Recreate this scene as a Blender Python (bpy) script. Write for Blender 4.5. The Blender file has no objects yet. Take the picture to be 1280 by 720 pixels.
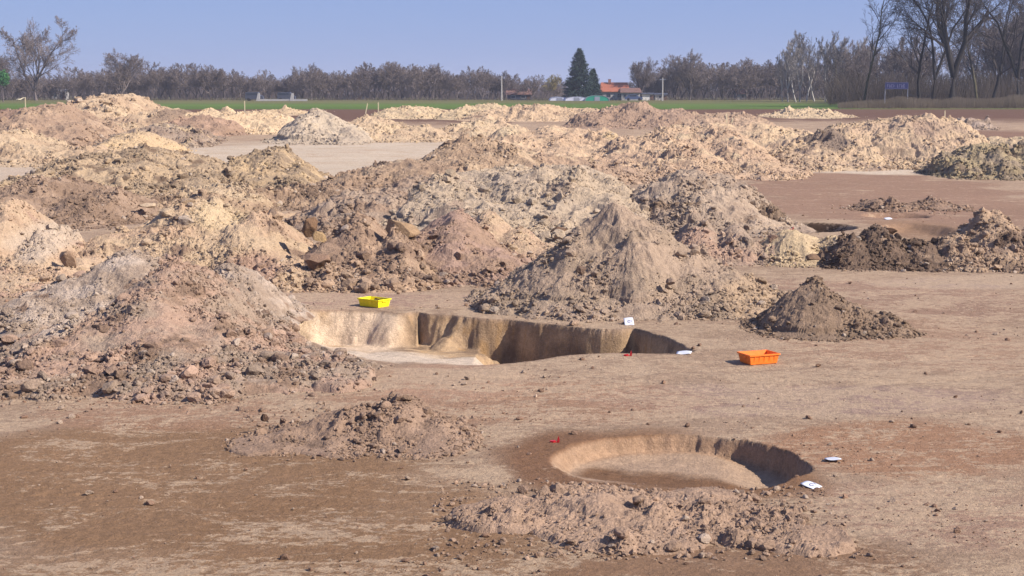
import bpy, math, random
import numpy as np
from mathutils import Vector

# ------------------------------------------------------------------ scene, camera geometry
SC = bpy.context.scene
COL = SC.collection
random.seed(7)
CAMH, F, HOR = 4.7, 2000.0, 112.0
HAZE = .00028
PITCH = math.atan((360 - HOR) / F)
CP, SP = math.cos(PITCH), math.sin(PITCH)

def ray(px, py):
    x, y = (px - 640) / F, (360 - py) / F
    return x, CP + y * SP, -SP + y * CP

def at(px, py, Y):
    """the world point seen at photo position (px,py) at distance Y"""
    dx, dy, dz = ray(px, py)
    t = Y / dy
    return dx * t, Y, CAMH + dz * t

def gbase(y):
    y = np.asarray(y, dtype=float)
    t = np.clip((y - 60) / 140.0, 0, 1)
    return 2.2 * (t * 0.75 + 0.25 * t * t * (3 - 2 * t))

def Dof(py):
    lo, hi = 8.0, 900.0
    for _ in range(50):
        m = (lo + hi) / 2
        if at(640, py, m)[2] > float(gbase(m)): lo = m
        else: hi = m
    return lo

def onground(px, py):
    D = Dof(py)
    x, y, z = at(px, py, D)
    return x, y, z

# ------------------------------------------------------------------ numpy noise
def _h(ix, iy, seed):
    n = (ix.astype(np.int64) * 374761393 + iy.astype(np.int64) * 668265263 + seed * 974634777) & 0xFFFFFFFF
    n = ((n ^ (n >> 13)) * 1274126177) & 0xFFFFFFFF
    n = ((n ^ (n >> 16)) * 2246822519) & 0xFFFFFFFF
    return ((n ^ (n >> 15)) & 0xFFFFFF).astype(np.float32) / 16777215.0

def vnoise(x, y, seed):
    ix, iy = np.floor(x), np.floor(y)
    fx, fy = (x - ix).astype(np.float32), (y - iy).astype(np.float32)
    fx = fx * fx * (3 - 2 * fx); fy = fy * fy * (3 - 2 * fy)
    a, b = _h(ix, iy, seed), _h(ix + 1, iy, seed)
    c, d = _h(ix, iy + 1, seed), _h(ix + 1, iy + 1, seed)
    return (a * (1 - fx) + b * fx) * (1 - fy) + (c * (1 - fx) + d * fx) * fy - 0.5

def fbm(x, y, L, n, seed, gain=0.5, ridged=False):
    s = 0; a = 1.0; tot = 0
    for k in range(n):
        c, q = math.cos(0.7 * k + .3), math.sin(0.7 * k + .3)
        v = vnoise((x * c - y * q) / L, (x * q + y * c) / L, seed + 17 * k)
        if ridged: v = 0.5 - 2 * np.abs(v)
        s = s + a * v; tot += a; a *= gain; L *= 0.5
    return s / tot * 2      # about -1..1

def domes(x, y, cell, seed, prob=0.6):
    """random lumps: height in units of metres, and a tone per lump"""
    gx, gy = x / cell, y / cell
    ix, iy = np.floor(gx), np.floor(gy)
    best = np.zeros(x.shape, np.float32); tone = np.zeros(x.shape, np.float32)
    for i in (-1, 0, 1):
        for j in (-1, 0, 1):
            jx, jy = ix + i, iy + j
            u = _h(jx, jy, seed); w = _h(jx, jy, seed + 1); p = _h(jx, jy, seed + 2); q = _h(jx, jy, seed + 3)
            r = 0.22 + 0.45 * q * q
            dx = gx - jx - u; dy = gy - jy - w
            ca = np.cos(u * 6.3); sa = np.sin(u * 6.3)
            ex = (dx * ca + dy * sa) * (1 + .6 * w); ey = (-dx * sa + dy * ca)
            d = (np.maximum(np.abs(ex), np.abs(ey)) * .6 + np.sqrt(ex * ex + ey * ey) * .5) / r
            v = np.clip(1 - d ** 3, 0, 1) * r * (0.4 + .9 * p) * (p < prob)
            m = v > best
            best = np.where(m, v, best); tone = np.where(m, q - .5 + (w - .5), tone)
    return best * cell, tone

def sstep(a, b, x):
    t = np.clip((x - a) / (b - a), 0, 1)
    return t * t * (3 - 2 * t)

def lin(c):
    c = c / 255.0
    return c / 12.92 if c <= .04045 else ((c + .055) / 1.055) ** 2.4
def C(r, g, b, k=0.62):
    return np.array([lin(r) * k * .99, lin(g) * k * .98, lin(b) * k * .925])

# ------------------------------------------------------------------ mesh helpers
def add_obj(name, me, parent=None, mat=None):
    o = bpy.data.objects.new(name, me); COL.objects.link(o)
    if mat: me.materials.append(mat)
    if parent: o.parent = parent
    return o

def np_mesh(name, V, faces, n, smooth=True, col=None):
    """V (k,3), faces (m,n) with n verts each"""
    me = bpy.data.meshes.new(name)
    V = np.ascontiguousarray(V, np.float32); faces = np.ascontiguousarray(faces, np.int32)
    me.vertices.add(len(V)); me.vertices.foreach_set('co', V.ravel())
    m = len(faces)
    me.loops.add(m * n); me.loops.foreach_set('vertex_index', faces.ravel())
    me.polygons.add(m); me.polygons.foreach_set('loop_start', np.arange(0, m * n, n, dtype=np.int32))
    me.polygons.foreach_set('use_smooth', np.full(m, smooth))
    me.update(calc_edges=True)
    if col is not None:
        a = me.color_attributes.new('Col', 'FLOAT_COLOR', 'POINT')
        c = np.ones((len(V), 4), np.float32); c[:, :col.shape[1]] = col
        a.data.foreach_set('color', c.ravel())
    return me

def tag(o, label=None, cat=None, group=None, kind=None):
    if label: o['label'] = label
    if cat: o['category'] = cat
    if group: o['group'] = group
    if kind: o['kind'] = kind
    return o

def empty(name, loc, label, cat, group=None, rz=0):
    o = bpy.data.objects.new(name, None); COL.objects.link(o)
    o.location = loc; o.rotation_euler = (0, 0, rz); o.empty_display_size = .2
    return tag(o, label, cat, group)

class MB:
    def __init__(s): s.v = []; s.f = []
    def poly(s, pts, faces):
        k = len(s.v); s.v += [tuple(p) for p in pts]; s.f += [tuple(i + k for i in f) for f in faces]
        return s
    def box(s, x0, x1, y0, y1, z0, z1):
        return s.poly([(x0,y0,z0),(x1,y0,z0),(x1,y1,z0),(x0,y1,z0),(x0,y0,z1),(x1,y0,z1),(x1,y1,z1),(x0,y1,z1)],
                      [(0,3,2,1),(4,5,6,7),(0,1,5,4),(1,2,6,5),(2,3,7,6),(3,0,4,7)])
    def cyl(s, x, y, z0, z1, r0, r1, n=10):
        b = [(x + r0*math.cos(i*2*math.pi/n), y + r0*math.sin(i*2*math.pi/n), z0) for i in range(n)]
        t = [(x + r1*math.cos(i*2*math.pi/n), y + r1*math.sin(i*2*math.pi/n), z1) for i in range(n)]
        return s.poly(b + t, [(i,(i+1)%n,n+(i+1)%n,n+i) for i in range(n)] + [tuple(range(n))[::-1], tuple(range(n,2*n))])
    def build(s, name, mat, parent=None, bevel=0, smooth=False):
        me = bpy.data.meshes.new(name); me.from_pydata(s.v, [], s.f); me.update()
        if smooth: me.polygons.foreach_set('use_smooth', [True]*len(me.polygons))
        o = add_obj(name, me, parent, mat)
        if bevel:
            b = o.modifiers.new('b', 'BEVEL'); b.width = bevel; b.segments = 2
        return o

# ------------------------------------------------------------------ materials
def newmat(name):
    m = bpy.data.materials.new(name); m.use_nodes = True
    nt = m.node_tree; b = nt.nodes['Principled BSDF']
    b.inputs['Specular IOR Level'].default_value = .25
    return m, nt, b
def N(nt, t, **kw):
    n = nt.nodes.new(t)
    for k, v in kw.items():
        if k in n.inputs: n.inputs[k].default_value = v
        else: setattr(n, k, v)
    return n

def plain(name, col, rough=.8, var=.25, scale=6.0, spec=.25, metal=0, stretch=(1,1,1), bump=0):
    """flat hue varied by noise: dirt, fading, wear"""
    m, nt, b = newmat(name)
    L = nt.links.new
    tc = N(nt, 'ShaderNodeTexCoord'); mp = N(nt, 'ShaderNodeMapping'); mp.inputs['Scale'].default_value = stretch
    L(tc.outputs['Object'], mp.inputs[0])
    no = N(nt, 'ShaderNodeTexNoise', Scale=scale, Detail=6.0, Roughness=.65); L(mp.outputs[0], no.inputs['Vector'])
    mr = N(nt, 'ShaderNodeMapRange'); mr.inputs[1].default_value = .3; mr.inputs[2].default_value = .7
    mr.inputs[3].default_value = 1 - var; mr.inputs[4].default_value = 1 + var; L(no.outputs[0], mr.inputs[0])
    mx = N(nt, 'ShaderNodeMix', data_type='RGBA', blend_type='MULTIPLY'); mx.inputs[0].default_value = 1
    mx.inputs[6].default_value = (*col, 1); L(mr.outputs[0], mx.inputs[7]); L(mx.outputs[2], b.inputs['Base Color'])
    b.inputs['Roughness'].default_value = rough; b.inputs['Metallic'].default_value = metal
    b.inputs['Specular IOR Level'].default_value = spec
    if bump:
        bp = N(nt, 'ShaderNodeBump', Strength=.6, Distance=bump); L(no.outputs[0], bp.inputs['Height']); L(bp.outputs[0], b.inputs['Normal'])
    return m

def dirtmat(name, dust=False):
    m, nt, b = newmat(name); L = nt.links.new
    at_ = N(nt, 'ShaderNodeAttribute', attribute_name='Col'); tc = N(nt, 'ShaderNodeTexCoord')
    P = tc.outputs['Object']
    def noise(scale, detail=5.0, rough=.6, vec=P, dist=0):
        n = N(nt, 'ShaderNodeTexNoise', Scale=scale, Detail=detail, Roughness=rough, Distortion=dist); L(vec, n.inputs['Vector']); return n.outputs[0]
    def rng(src, a, b_, c, d):
        r = N(nt, 'ShaderNodeMapRange'); r.inputs[1].default_value = a; r.inputs[2].default_value = b_; r.inputs[3].default_value = c; r.inputs[4].default_value = d
        L(src, r.inputs[0]); return r.outputs[0]
    col = at_.outputs['Color']
    if dust:
        # pale dusty patches over damp brown subsoil; amount carried per place in the attribute's alpha
        mp = N(nt, 'ShaderNodeMapping'); mp.inputs['Scale'].default_value = (.62, 1, 1); L(P, mp.inputs[0])
        n1 = noise(.8, 10.0, .78, mp.outputs[0], .8); n2 = noise(9.0, 9.0, .8, mp.outputs[0], .5)
        ad = N(nt, 'ShaderNodeMath', operation='MULTIPLY_ADD'); L(n1, ad.inputs[0]); ad.inputs[1].default_value = .55
        a2 = N(nt, 'ShaderNodeMath', operation='MULTIPLY'); L(n2, a2.inputs[0]); a2.inputs[1].default_value = .45; L(a2.outputs[0], ad.inputs[2])
        a3 = N(nt, 'ShaderNodeMath', operation='MULTIPLY_ADD'); L(at_.outputs['Alpha'], a3.inputs[0]); a3.inputs[1].default_value = .085; L(ad.outputs[0], a3.inputs[2])
        f = rng(a3.outputs[0], .49, .525, 0, .80)
        mx = N(nt, 'ShaderNodeMix', data_type='RGBA'); L(f, mx.inputs[0]); L(col, mx.inputs[6]); mx.inputs[7].default_value = (*C(206, 178, 152), 1)
        col = mx.outputs[2]
    f1 = rng(noise(7.0, 8.0, .76), .3, .7, .74, 1.26)
    m1 = N(nt, 'ShaderNodeMix', data_type='RGBA', blend_type='MULTIPLY'); m1.inputs[0].default_value = 1; L(col, m1.inputs[6]); L(f1, m1.inputs[7])
    f2 = rng(noise(38.0, 4.0, .7), .3, .7, .80, 1.20)
    m2 = N(nt, 'ShaderNodeMix', data_type='RGBA', blend_type='MULTIPLY'); m2.inputs[0].default_value = 1; L(m1.outputs[2], m2.inputs[6]); L(f2, m2.inputs[7])
    L(m2.outputs[2], b.inputs['Base Color'])
    b.inputs['Roughness'].default_value = .96; b.inputs['Specular IOR Level'].default_value = .12
    bp = N(nt, 'ShaderNodeBump', Strength=1.0 if not dust else .7, Distance=.05); L(noise(22.0, 8.0, .72), bp.inputs['Height'])
    L(bp.outputs[0], b.inputs['Normal'])
    return m

M_DIRT = dirtmat('dirt'); M_GROUND = dirtmat('ground_dirt', True)

# ------------------------------------------------------------------ colours (as the lit dirt reads)
PINK = C(190, 158, 140); TAN = C(200, 168, 142); GREY = C(176, 154, 138); YEL = C(206, 172, 126); LT = C(222, 196, 168)
CREAM = C(226, 204, 168); DK = C(112, 86, 70); BRN = C(156, 124, 102); OLV = C(180, 162, 138); SOIL = C(128, 94, 76)
ORG = C(205, 150, 92); DPINK = C(170, 140, 120)

# ------------------------------------------------------------------ pits
def poly_sd(X, Y, P):
    """signed distance, positive inside"""
    P = np.array(P); d = np.full(X.shape, 1e9); inside = np.zeros(X.shape, bool)
    n = len(P)
    for i in range(n):
        a, b = P[i], P[(i + 1) % n]
        ex, ey = b - a; wx, wy = X - a[0], Y - a[1]
        t = np.clip((wx * ex + wy * ey) / (ex * ex + ey * ey), 0, 1)
        d = np.minimum(d, (wx - t * ex) ** 2 + (wy - t * ey) ** 2)
        c = ((a[1] <= Y) != (b[1] <= Y))
        with np.errstate(divide='ignore', invalid='ignore'):
            xi = a[0] + (Y - a[1]) / (b[1] - a[1] if b[1] != a[1] else 1e-9) * ex
        inside ^= c & (X < xi)
    d = np.sqrt(d)
    return np.where(inside, d, -d)

TRENCH = [onground(*p)[:2] for p in [(292,397),(326,389),(352,387),(400,386),(470,387),(500,390),(560,393),(650,401),(700,406),(760,411),(802,413),(812,417),(828,419),(850,428),(874,438),
          (846,444),(806,442),(770,441),(742,441),(700,446),(660,452),(610,457),(560,459),(500,459),(440,448),(380,425)]]
RC = (at(848, 583, 19.95)[0], 19.95, 1.62)

def ell(px, py, wpx, y0, y1):
    d0, d1 = Dof(y0), Dof(y1)    # far, near
    x, y = at(px, py, (d0 + d1) / 2)[0], (d0 + d1) / 2
    return x, y, wpx / 2 * y / F, abs(d0 - d1) / 2
# small pits: centre, half sizes, depth, wall width
PITS = [(*ell(388, 270, 95, 264, 277), .45, .35), (*ell(975, 282, 200, 276, 291), .75, .5), (*ell(1120, 270, 90, 266, 273), .25, .3),
        (*ell(1165, 290, 110, 278, 305), .3, .5), (*ell(25, 412, 130, 397, 440), .55, .25), (*ell(1240, 214, 120, 209, 219), .5, .6)]

def relief(X, Y):
    """height of the ground relative to gbase, plus pit depth fraction"""
    z = np.zeros(X.shape)
    # big trench
    wob = .14 * fbm(X, Y, 1.1, 3, 11) + .07 * fbm(X, Y, .4, 4, 12, .6)
    m = (X > -7) & (X < 5) & (Y > 26) & (Y < 36)
    pit = np.zeros(X.shape)
    if m.any():
        x, y = X[m], Y[m]
        sd = poly_sd(x, y, TRENCH) + wob[m]
        back = sstep(29.5, 30.5, y)
        for (cx_, am_, wd_) in ((-2.05, .26, .22), (-.1, .22, .45), (2.45, .3, .18)): sd = sd + back * am_ * np.exp(-((x - cx_ + .12 * vnoise(y * 4, y * 0, 3)) / wd_) ** 2)
        yf = np.interp(x, [-5, -2.8, -1.5, -.2, 1.0, 1.8, 3.5], [29.8, 27.4, 27.2, 27.3, 28.2, 28.5, 28.3])
        k = np.interp(x, [-5.2, -4.2, -2.2, -.7, .1, 3.2], [.2, .15, .11, .13, .4, .6])
        dep = np.clip(k * (y - yf), 0, 1.15) + .05 * fbm(x, y, .8, 3, 31)
        dep = np.where(x > 2.75, dep * .75, dep)
        for (mx_, mo_, mr_, mh_) in ((-1.35, .3, .42, .24), (-.35, .4, .38, .35), (.55, .5, .45, .3), (1.5, .35, .3, .25), (-2.6, .3, .45, .3)):   # slumped lumps at the wall's foot
            my_ = 34.1 - (mx_ + 2.7) * .61 - mo_
            dep = dep - mh_ * np.clip(1.2 - np.hypot(x - mx_, y - my_) / mr_ * 1.2 + .3 * fbm(x, y, .3, 3, 88), 0, 1) * (dep > .35)
        w = .16 + .14 * (fbm(x, y, .5, 2, 77) + .5)
        w = np.where(x < -2.0, w + .35, w)
        f = np.clip(sd / w, 0, 1); f = np.minimum(1, f * 1.15)
        # slumped foot of the wall
        z[m] -= np.clip(dep, 0, None) * (f * .86 + .14 * sstep(0, .9, sd)); pit[m] = np.maximum(pit[m], np.where(sd > 0, 1., 0.))
    m = (np.abs(X - RC[0]) < 2.4) & (np.abs(Y - RC[1]) < 2.4)
    if m.any():
        x, y = X[m], Y[m]
        r = np.hypot(x - RC[0], y - RC[1]); sd = RC[2] - r + .08 * fbm(x, y, .6, 3, 15, .6) + .035 * fbm(x, y, .16, 3, 16, .7)
        dep = (.25 + .16 * sstep(.5, 1.4, x - RC[0])) * sstep(18.2, 19.9, y + .45 * (x - RC[0])) + .02 * fbm(x, y, .4, 3, 4)
        f = np.clip(sd / (.07 + .14 * sstep(-.5, -1.4, x - RC[0])), 0, 1)
        z[m] -= dep * (.85 * f + .15 * sstep(0, .5, sd)); pit[m] = np.maximum(pit[m], np.where(sd > 0, 2., 0.))
    for i, (cx, cy, rx, ry, dep, w) in enumerate(PITS):
        m = (np.abs(X - cx) < rx * 1.6) & (np.abs(Y - cy) < ry * 1.6)
        if m.any():
            x, y = X[m], Y[m]
            r = np.hypot((x - cx) / rx, (y - cy) / ry) + .1 * fbm(x, y, rx * .6, 3, 40 + i)
            sd = (1 - r) * min(rx, ry)
            z[m] -= dep * sstep(0, w, sd); pit[m] = np.maximum(pit[m], np.where(sd > 0, 3., 0.))
    return z, pit, wob

def ground_z(X, Y, fine=True):
    X = np.atleast_1d(np.asarray(X, float)); Y = np.atleast_1d(np.asarray(Y, float))
    z, pit, wob = relief(X, Y)
    near = 1 - sstep(60, 160, Y) * .5
    z = z + gbase(Y) + .05 * fbm(X, Y, 5.0, 4, 1) * near + .012 * fbm(X, Y, .5, 4, 2)
    return z, pit

def gz(x, y): return float(ground_z(x, y)[0][0])

# colour patches of the ground: px, py, width, top y, bottom y, colour, dust (-1 damp .. 1 dusty), strength
PATCH = [
 (350, 760, 1900, 670, 1100, C(154,120,92), -.15, .85),
 (180, 590, 700, 520, 700, C(154,120,92), -.45, .9), (420, 640, 500, 600, 720, C(154,120,92), -.4, .8),
 (900, 690, 500, 660, 760, C(152,118,94), -.25, .8), (1180, 560, 400, 520, 600, C(170,126,98), -.4, .7),
 (1180, 650, 400, 600, 690, C(176,142,124), .3, .7),
 (1000, 500, 600, 478, 520, C(178,150,138), .5, .8), (640, 500, 500, 470, 530, C(176,134,108), .1, .6),
 (1150, 430, 400, 395, 470, C(176,140,118), .1, .6), (560, 475, 240, 452, 500, C(196,158,134), .5, .6),
 (1100, 365, 500, 345, 400, C(170,136,118), .0, .7), (1250, 352, 300, 345, 362, C(190,165,150), .8, .7),
 (450, 373, 400, 362, 386, C(184,150,134), .3, .8), (1090, 245, 480, 210, 290, C(168,134,114), -.6, .95),
 (1130, 213, 300, 206, 219, C(220,200,180,.66), -.2, 1), (300, 208, 500, 176, 230, C(218,198,178,.64), -.2, 1),
 (480, 195, 420, 174, 222, C(218,198,178,.64), -.2, 1), (40, 212, 240, 200, 235, C(214,192,172,.62), -.2, 1),
 (120, 265, 300, 240, 290, C(176,150,136), .3, .8), (200, 505, 400, 490, 540, C(176,136,112), .0, .6),
 (1240, 170, 300, 162, 180, C(150,116,98), -1, .9), (620, 215, 200, 205, 232, C(200,170,146), .6, .8),
 (25, 420, 160, 392, 440, C(178,134,102), -.8, .9), (1165, 290, 140, 274, 306, C(170,136,110), -.8, .7),
 (835, 580, 480, 528, 645, C(150,114,88), -1, 1), (700, 580, 210, 535, 625, C(146,110,86), -1, 1),
]

def build_ground():
    def lines(pts):
        out = [pts[0][0]]
        for (a, s0), (b, s1) in zip(pts[:-1], pts[1:]):
            while out[-1] < b:
                t = (out[-1] - a) / (b - a); out.append(out[-1] + s0 + (s1 - s0) * t)
        return np.array(out)
    ys = lines([(-30, 6.), (10, .8), (14.5, .04), (17.8, .026), (21.9, .026), (22.6, .05), (26.8, .05), (28.3, .026), (34.6, .026), (36, .06), (60, .12), (100, .35), (200, .8), (270, 4), (500, 12), (3200, 120)])
    xp = lines([(.0, .028), (5.5, .028), (6.2, .05), (14, .07), (30, .25), (70, .8), (150, 5), (2500, 150)])
    xs = np.concatenate([-xp[1:][::-1], xp])
    X, Y = np.meshgrid(xs, ys)
    sh = X.shape; x, y = X.ravel(), Y.ravel()
    z, pit = ground_z(x, y)
    # pebbly relief where the trowels and boots left crumbs
    nm = (y < 60) & (np.abs(x) < 25)
    z[nm] += np.random.default_rng(8).normal(0, .0032, nm.sum())
    cr = fbm(x[nm], y[nm], 2.2, 3, 55); d, _ = domes(x[nm], y[nm], .16, 91, .35)
    z[nm] += d * .22 * np.clip(cr + .25, 0, 1) * (pit[nm] == 0)
    # ruts and scraper marks
    for (ax, ay, bx, by, off) in ((-2, 24.5, 16, 29, .9), (3, 36.5, 22, 41, 1.1), (-9, 20, 3, 17.2, .8), (6, 60, 30, 74, 1.4)):
        L_ = math.hypot(bx - ax, by - ay); ux, uy = (bx - ax) / L_, (by - ay) / L_
        u_ = (x[nm] - ax) * ux + (y[nm] - ay) * uy; v_ = -(x[nm] - ax) * uy + (y[nm] - ay) * ux + .25 * vnoise(u_ * .25, u_ * 0, 5)
        for o_ in (-off, off):
            z[nm] -= .022 * np.exp(-((v_ - o_) / .16) ** 2) * sstep(0, 2, u_) * sstep(L_, L_ - 3, u_) * (.6 + .8 * vnoise(u_ * 5, v_ * 8, 6)) * (pit[nm] == 0)
    z[nm] += .012 * vnoise(x[nm] * .35 + .3 * y[nm], y[nm] * 5.5, 71) * (pit[nm] == 0)
    col = np.tile(C(178, 150, 128), (len(x), 1)); dust = np.full(len(x), .1)
    w1 = fbm(x, y, 3.0, 5, 61); w2 = fbm(x, y, 3.0, 5, 62)
    for i, (px, py, w, y0, y1, c, du, st) in enumerate(PATCH):
        cx, cy, rx, ry = ell(px, py, w, y0, y1)
        s = max(.35, min(rx, ry) * .6)
        r = np.hypot((x - cx + w1 * s) / rx, (y - cy + w2 * s * .6) / ry)
        m = (1 - sstep(.72, 1.12, r)) * st
        col += (c - col) * m[:, None]; dust += (du - dust) * m
    col *= (1 + .10 * w1)[:, None]
    # stripped topsoil band and field
    sm = sstep(150, 172, y + 10 * w1 + np.where(x < 0, 6, 0)); col += (C(122, 92, 78) - col) * sm[:, None]; dust = dust * (1 - sm) - sm
    fl = sstep(204, 209, y + 3 * w2)
    grass = C(104, 128, 62); gr = C(124, 120, 78); straw = C(132, 116, 86)
    g = grass + (gr - grass) * sstep(255, 330, y + 14 * w1)[:, None]
    g = g * (1 + .25 * fbm(x * .12, y, 14, 4, 9))[:, None]
    g += (straw - g) * (sstep(45, 52, x - (y - 225) * .2) * sstep(210, 216, y))[:, None]
    col += (g - col) * fl[:, None]; dust = dust * (1 - fl) - 1.2 * fl
    # pit sides: what the cut shows
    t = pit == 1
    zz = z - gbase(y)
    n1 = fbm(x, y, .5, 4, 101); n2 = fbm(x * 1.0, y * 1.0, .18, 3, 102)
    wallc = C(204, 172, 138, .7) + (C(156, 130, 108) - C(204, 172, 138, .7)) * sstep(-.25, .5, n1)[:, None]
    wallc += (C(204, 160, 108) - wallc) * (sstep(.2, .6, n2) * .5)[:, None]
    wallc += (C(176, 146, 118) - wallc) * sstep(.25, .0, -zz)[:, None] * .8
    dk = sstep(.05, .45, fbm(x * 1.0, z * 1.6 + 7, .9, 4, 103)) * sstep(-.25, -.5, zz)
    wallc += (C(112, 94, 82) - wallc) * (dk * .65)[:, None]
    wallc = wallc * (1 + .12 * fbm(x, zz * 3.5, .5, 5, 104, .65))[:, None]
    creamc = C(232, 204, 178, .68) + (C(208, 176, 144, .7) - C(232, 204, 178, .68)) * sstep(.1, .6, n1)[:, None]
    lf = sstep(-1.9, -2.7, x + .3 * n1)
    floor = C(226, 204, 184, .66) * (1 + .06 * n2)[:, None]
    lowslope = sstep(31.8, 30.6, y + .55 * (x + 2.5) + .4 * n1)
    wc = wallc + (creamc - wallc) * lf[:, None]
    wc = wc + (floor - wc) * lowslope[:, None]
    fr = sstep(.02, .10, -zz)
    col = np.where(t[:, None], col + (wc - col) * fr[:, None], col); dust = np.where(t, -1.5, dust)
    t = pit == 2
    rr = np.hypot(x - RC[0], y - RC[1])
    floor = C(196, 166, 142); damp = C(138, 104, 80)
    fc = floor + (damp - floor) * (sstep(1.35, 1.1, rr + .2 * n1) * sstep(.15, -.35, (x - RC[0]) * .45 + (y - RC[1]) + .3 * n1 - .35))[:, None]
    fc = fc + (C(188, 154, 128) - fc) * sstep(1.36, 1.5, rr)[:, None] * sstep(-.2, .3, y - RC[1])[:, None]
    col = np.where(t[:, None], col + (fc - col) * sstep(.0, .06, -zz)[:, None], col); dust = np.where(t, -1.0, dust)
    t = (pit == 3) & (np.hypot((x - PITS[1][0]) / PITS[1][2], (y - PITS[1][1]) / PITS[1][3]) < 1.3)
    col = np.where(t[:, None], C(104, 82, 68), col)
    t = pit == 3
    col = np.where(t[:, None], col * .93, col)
    idx = np.arange(len(x)).reshape(sh)
    faces = np.stack([idx[:-1, :-1], idx[:-1, 1:], idx[1:, 1:], idx[1:, :-1]], -1).reshape(-1, 4)
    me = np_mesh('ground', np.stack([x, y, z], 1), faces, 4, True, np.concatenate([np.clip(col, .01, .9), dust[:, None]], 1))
    o = add_obj('ground', me, None, M_GROUND); tag(o, kind='structure')
    return o
build_ground()

# ------------------------------------------------------------------ clods
def ico(sub):
    t = (1 + 5 ** .5) / 2
    v = np.array([(-1,t,0),(1,t,0),(-1,-t,0),(1,-t,0),(0,-1,t),(0,1,t),(0,-1,-t),(0,1,-t),(t,0,-1),(t,0,1),(-t,0,-1),(-t,0,1)], float)
    f = [(0,11,5),(0,5,1),(0,1,7),(0,7,10),(0,10,11),(1,5,9),(5,11,4),(11,10,2),(10,7,6),(7,1,8),(3,9,4),(3,4,2),(3,2,6),(3,6,8),(3,8,9),(4,9,5),(2,4,11),(6,2,10),(8,6,7),(9,8,1)]
    v = [tuple(p / np.linalg.norm(p)) for p in v]
    for _ in range(sub):
        c = {}; nf = []
        def mid(a, b):
            k = (min(a, b), max(a, b))
            if k not in c:
                p = (np.array(v[a]) + np.array(v[b])); v.append(tuple(p / np.linalg.norm(p))); c[k] = len(v) - 1
            return c[k]
        for a, b, d in f:
            ab, bd, da = mid(a, b), mid(b, d), mid(d, a)
            nf += [(a, ab, da), (b, bd, ab), (d, da, bd), (ab, bd, da)]
        f = nf
    return np.array(v), np.array(f)

def chunk(sub, rng, cuts=7, noise=.10):
    v, f = ico(sub); v = v.copy()
    for _ in range(cuts):
        n = rng.normal(size=3); n /= np.linalg.norm(n); d = rng.uniform(.45, .8)
        k = v @ n; over = k > d
        v[over] -= np.outer(k[over] - d, n)
    v += rng.normal(size=v.shape) * noise * .4
    v *= np.array([1, rng.uniform(.65, .95), rng.uniform(.5, .8)])
    return v, f
_r = np.random.default_rng(3)
CH0 = [chunk(0, _r, 2, .2) for _ in range(8)]; CH1 = [chunk(1, _r) for _ in range(12)]; CH2 = [chunk(2, _r, 11, .06) for _ in range(5)]

def clod_mesh(name, P, S, colr, rng, parent=None, big=.09, mat=M_DIRT):
    """one mesh of many chunks. P (n,3) S (n,) colr (n,3)"""
    Vs, Fs, Cs = [], [], []; k = 0
    for lib, sel in ((CH0, S < big * .45), (CH1, (S >= big * .45) & (S < big * 2.2)), (CH2, S >= big * 2.2)):
        ids = np.nonzero(sel)[0]
        if not len(ids): continue
        for li, (v, f) in enumerate(lib):
            my = ids[li::len(lib)]
            if not len(my): continue
            n = len(my); a = rng.uniform(0, 6.28, n); b = rng.normal(0, .5, n)
            ca, sa, cb, sb = np.cos(a), np.sin(a), np.cos(b), np.sin(b)
            x = v[None, :, 0]; y = v[None, :, 1]; z = v[None, :, 2]
            y2 = y * cb[:, None] - z * sb[:, None]; z2 = y * sb[:, None] + z * cb[:, None]
            x3 = x * ca[:, None] - y2 * sa[:, None]; y3 = x * sa[:, None] + y2 * ca[:, None]
            V = np.stack([x3, y3, z2], -1) * S[my][:, None, None] * .5 + P[my][:, None, :]
            Vs.append(V.reshape(-1, 3)); Fs.append((f[None] + (np.arange(n) * len(v))[:, None, None] + k).reshape(-1, 3))
            Cs.append(np.repeat(colr[my], len(v), 0)); k += n * len(v)
    if not Vs: return None
    me = np_mesh(name, np.concatenate(Vs), np.concatenate(Fs), 3, False, np.clip(np.concatenate(Cs), .01, .9))
    return add_obj(name, me, parent, mat)

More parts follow.
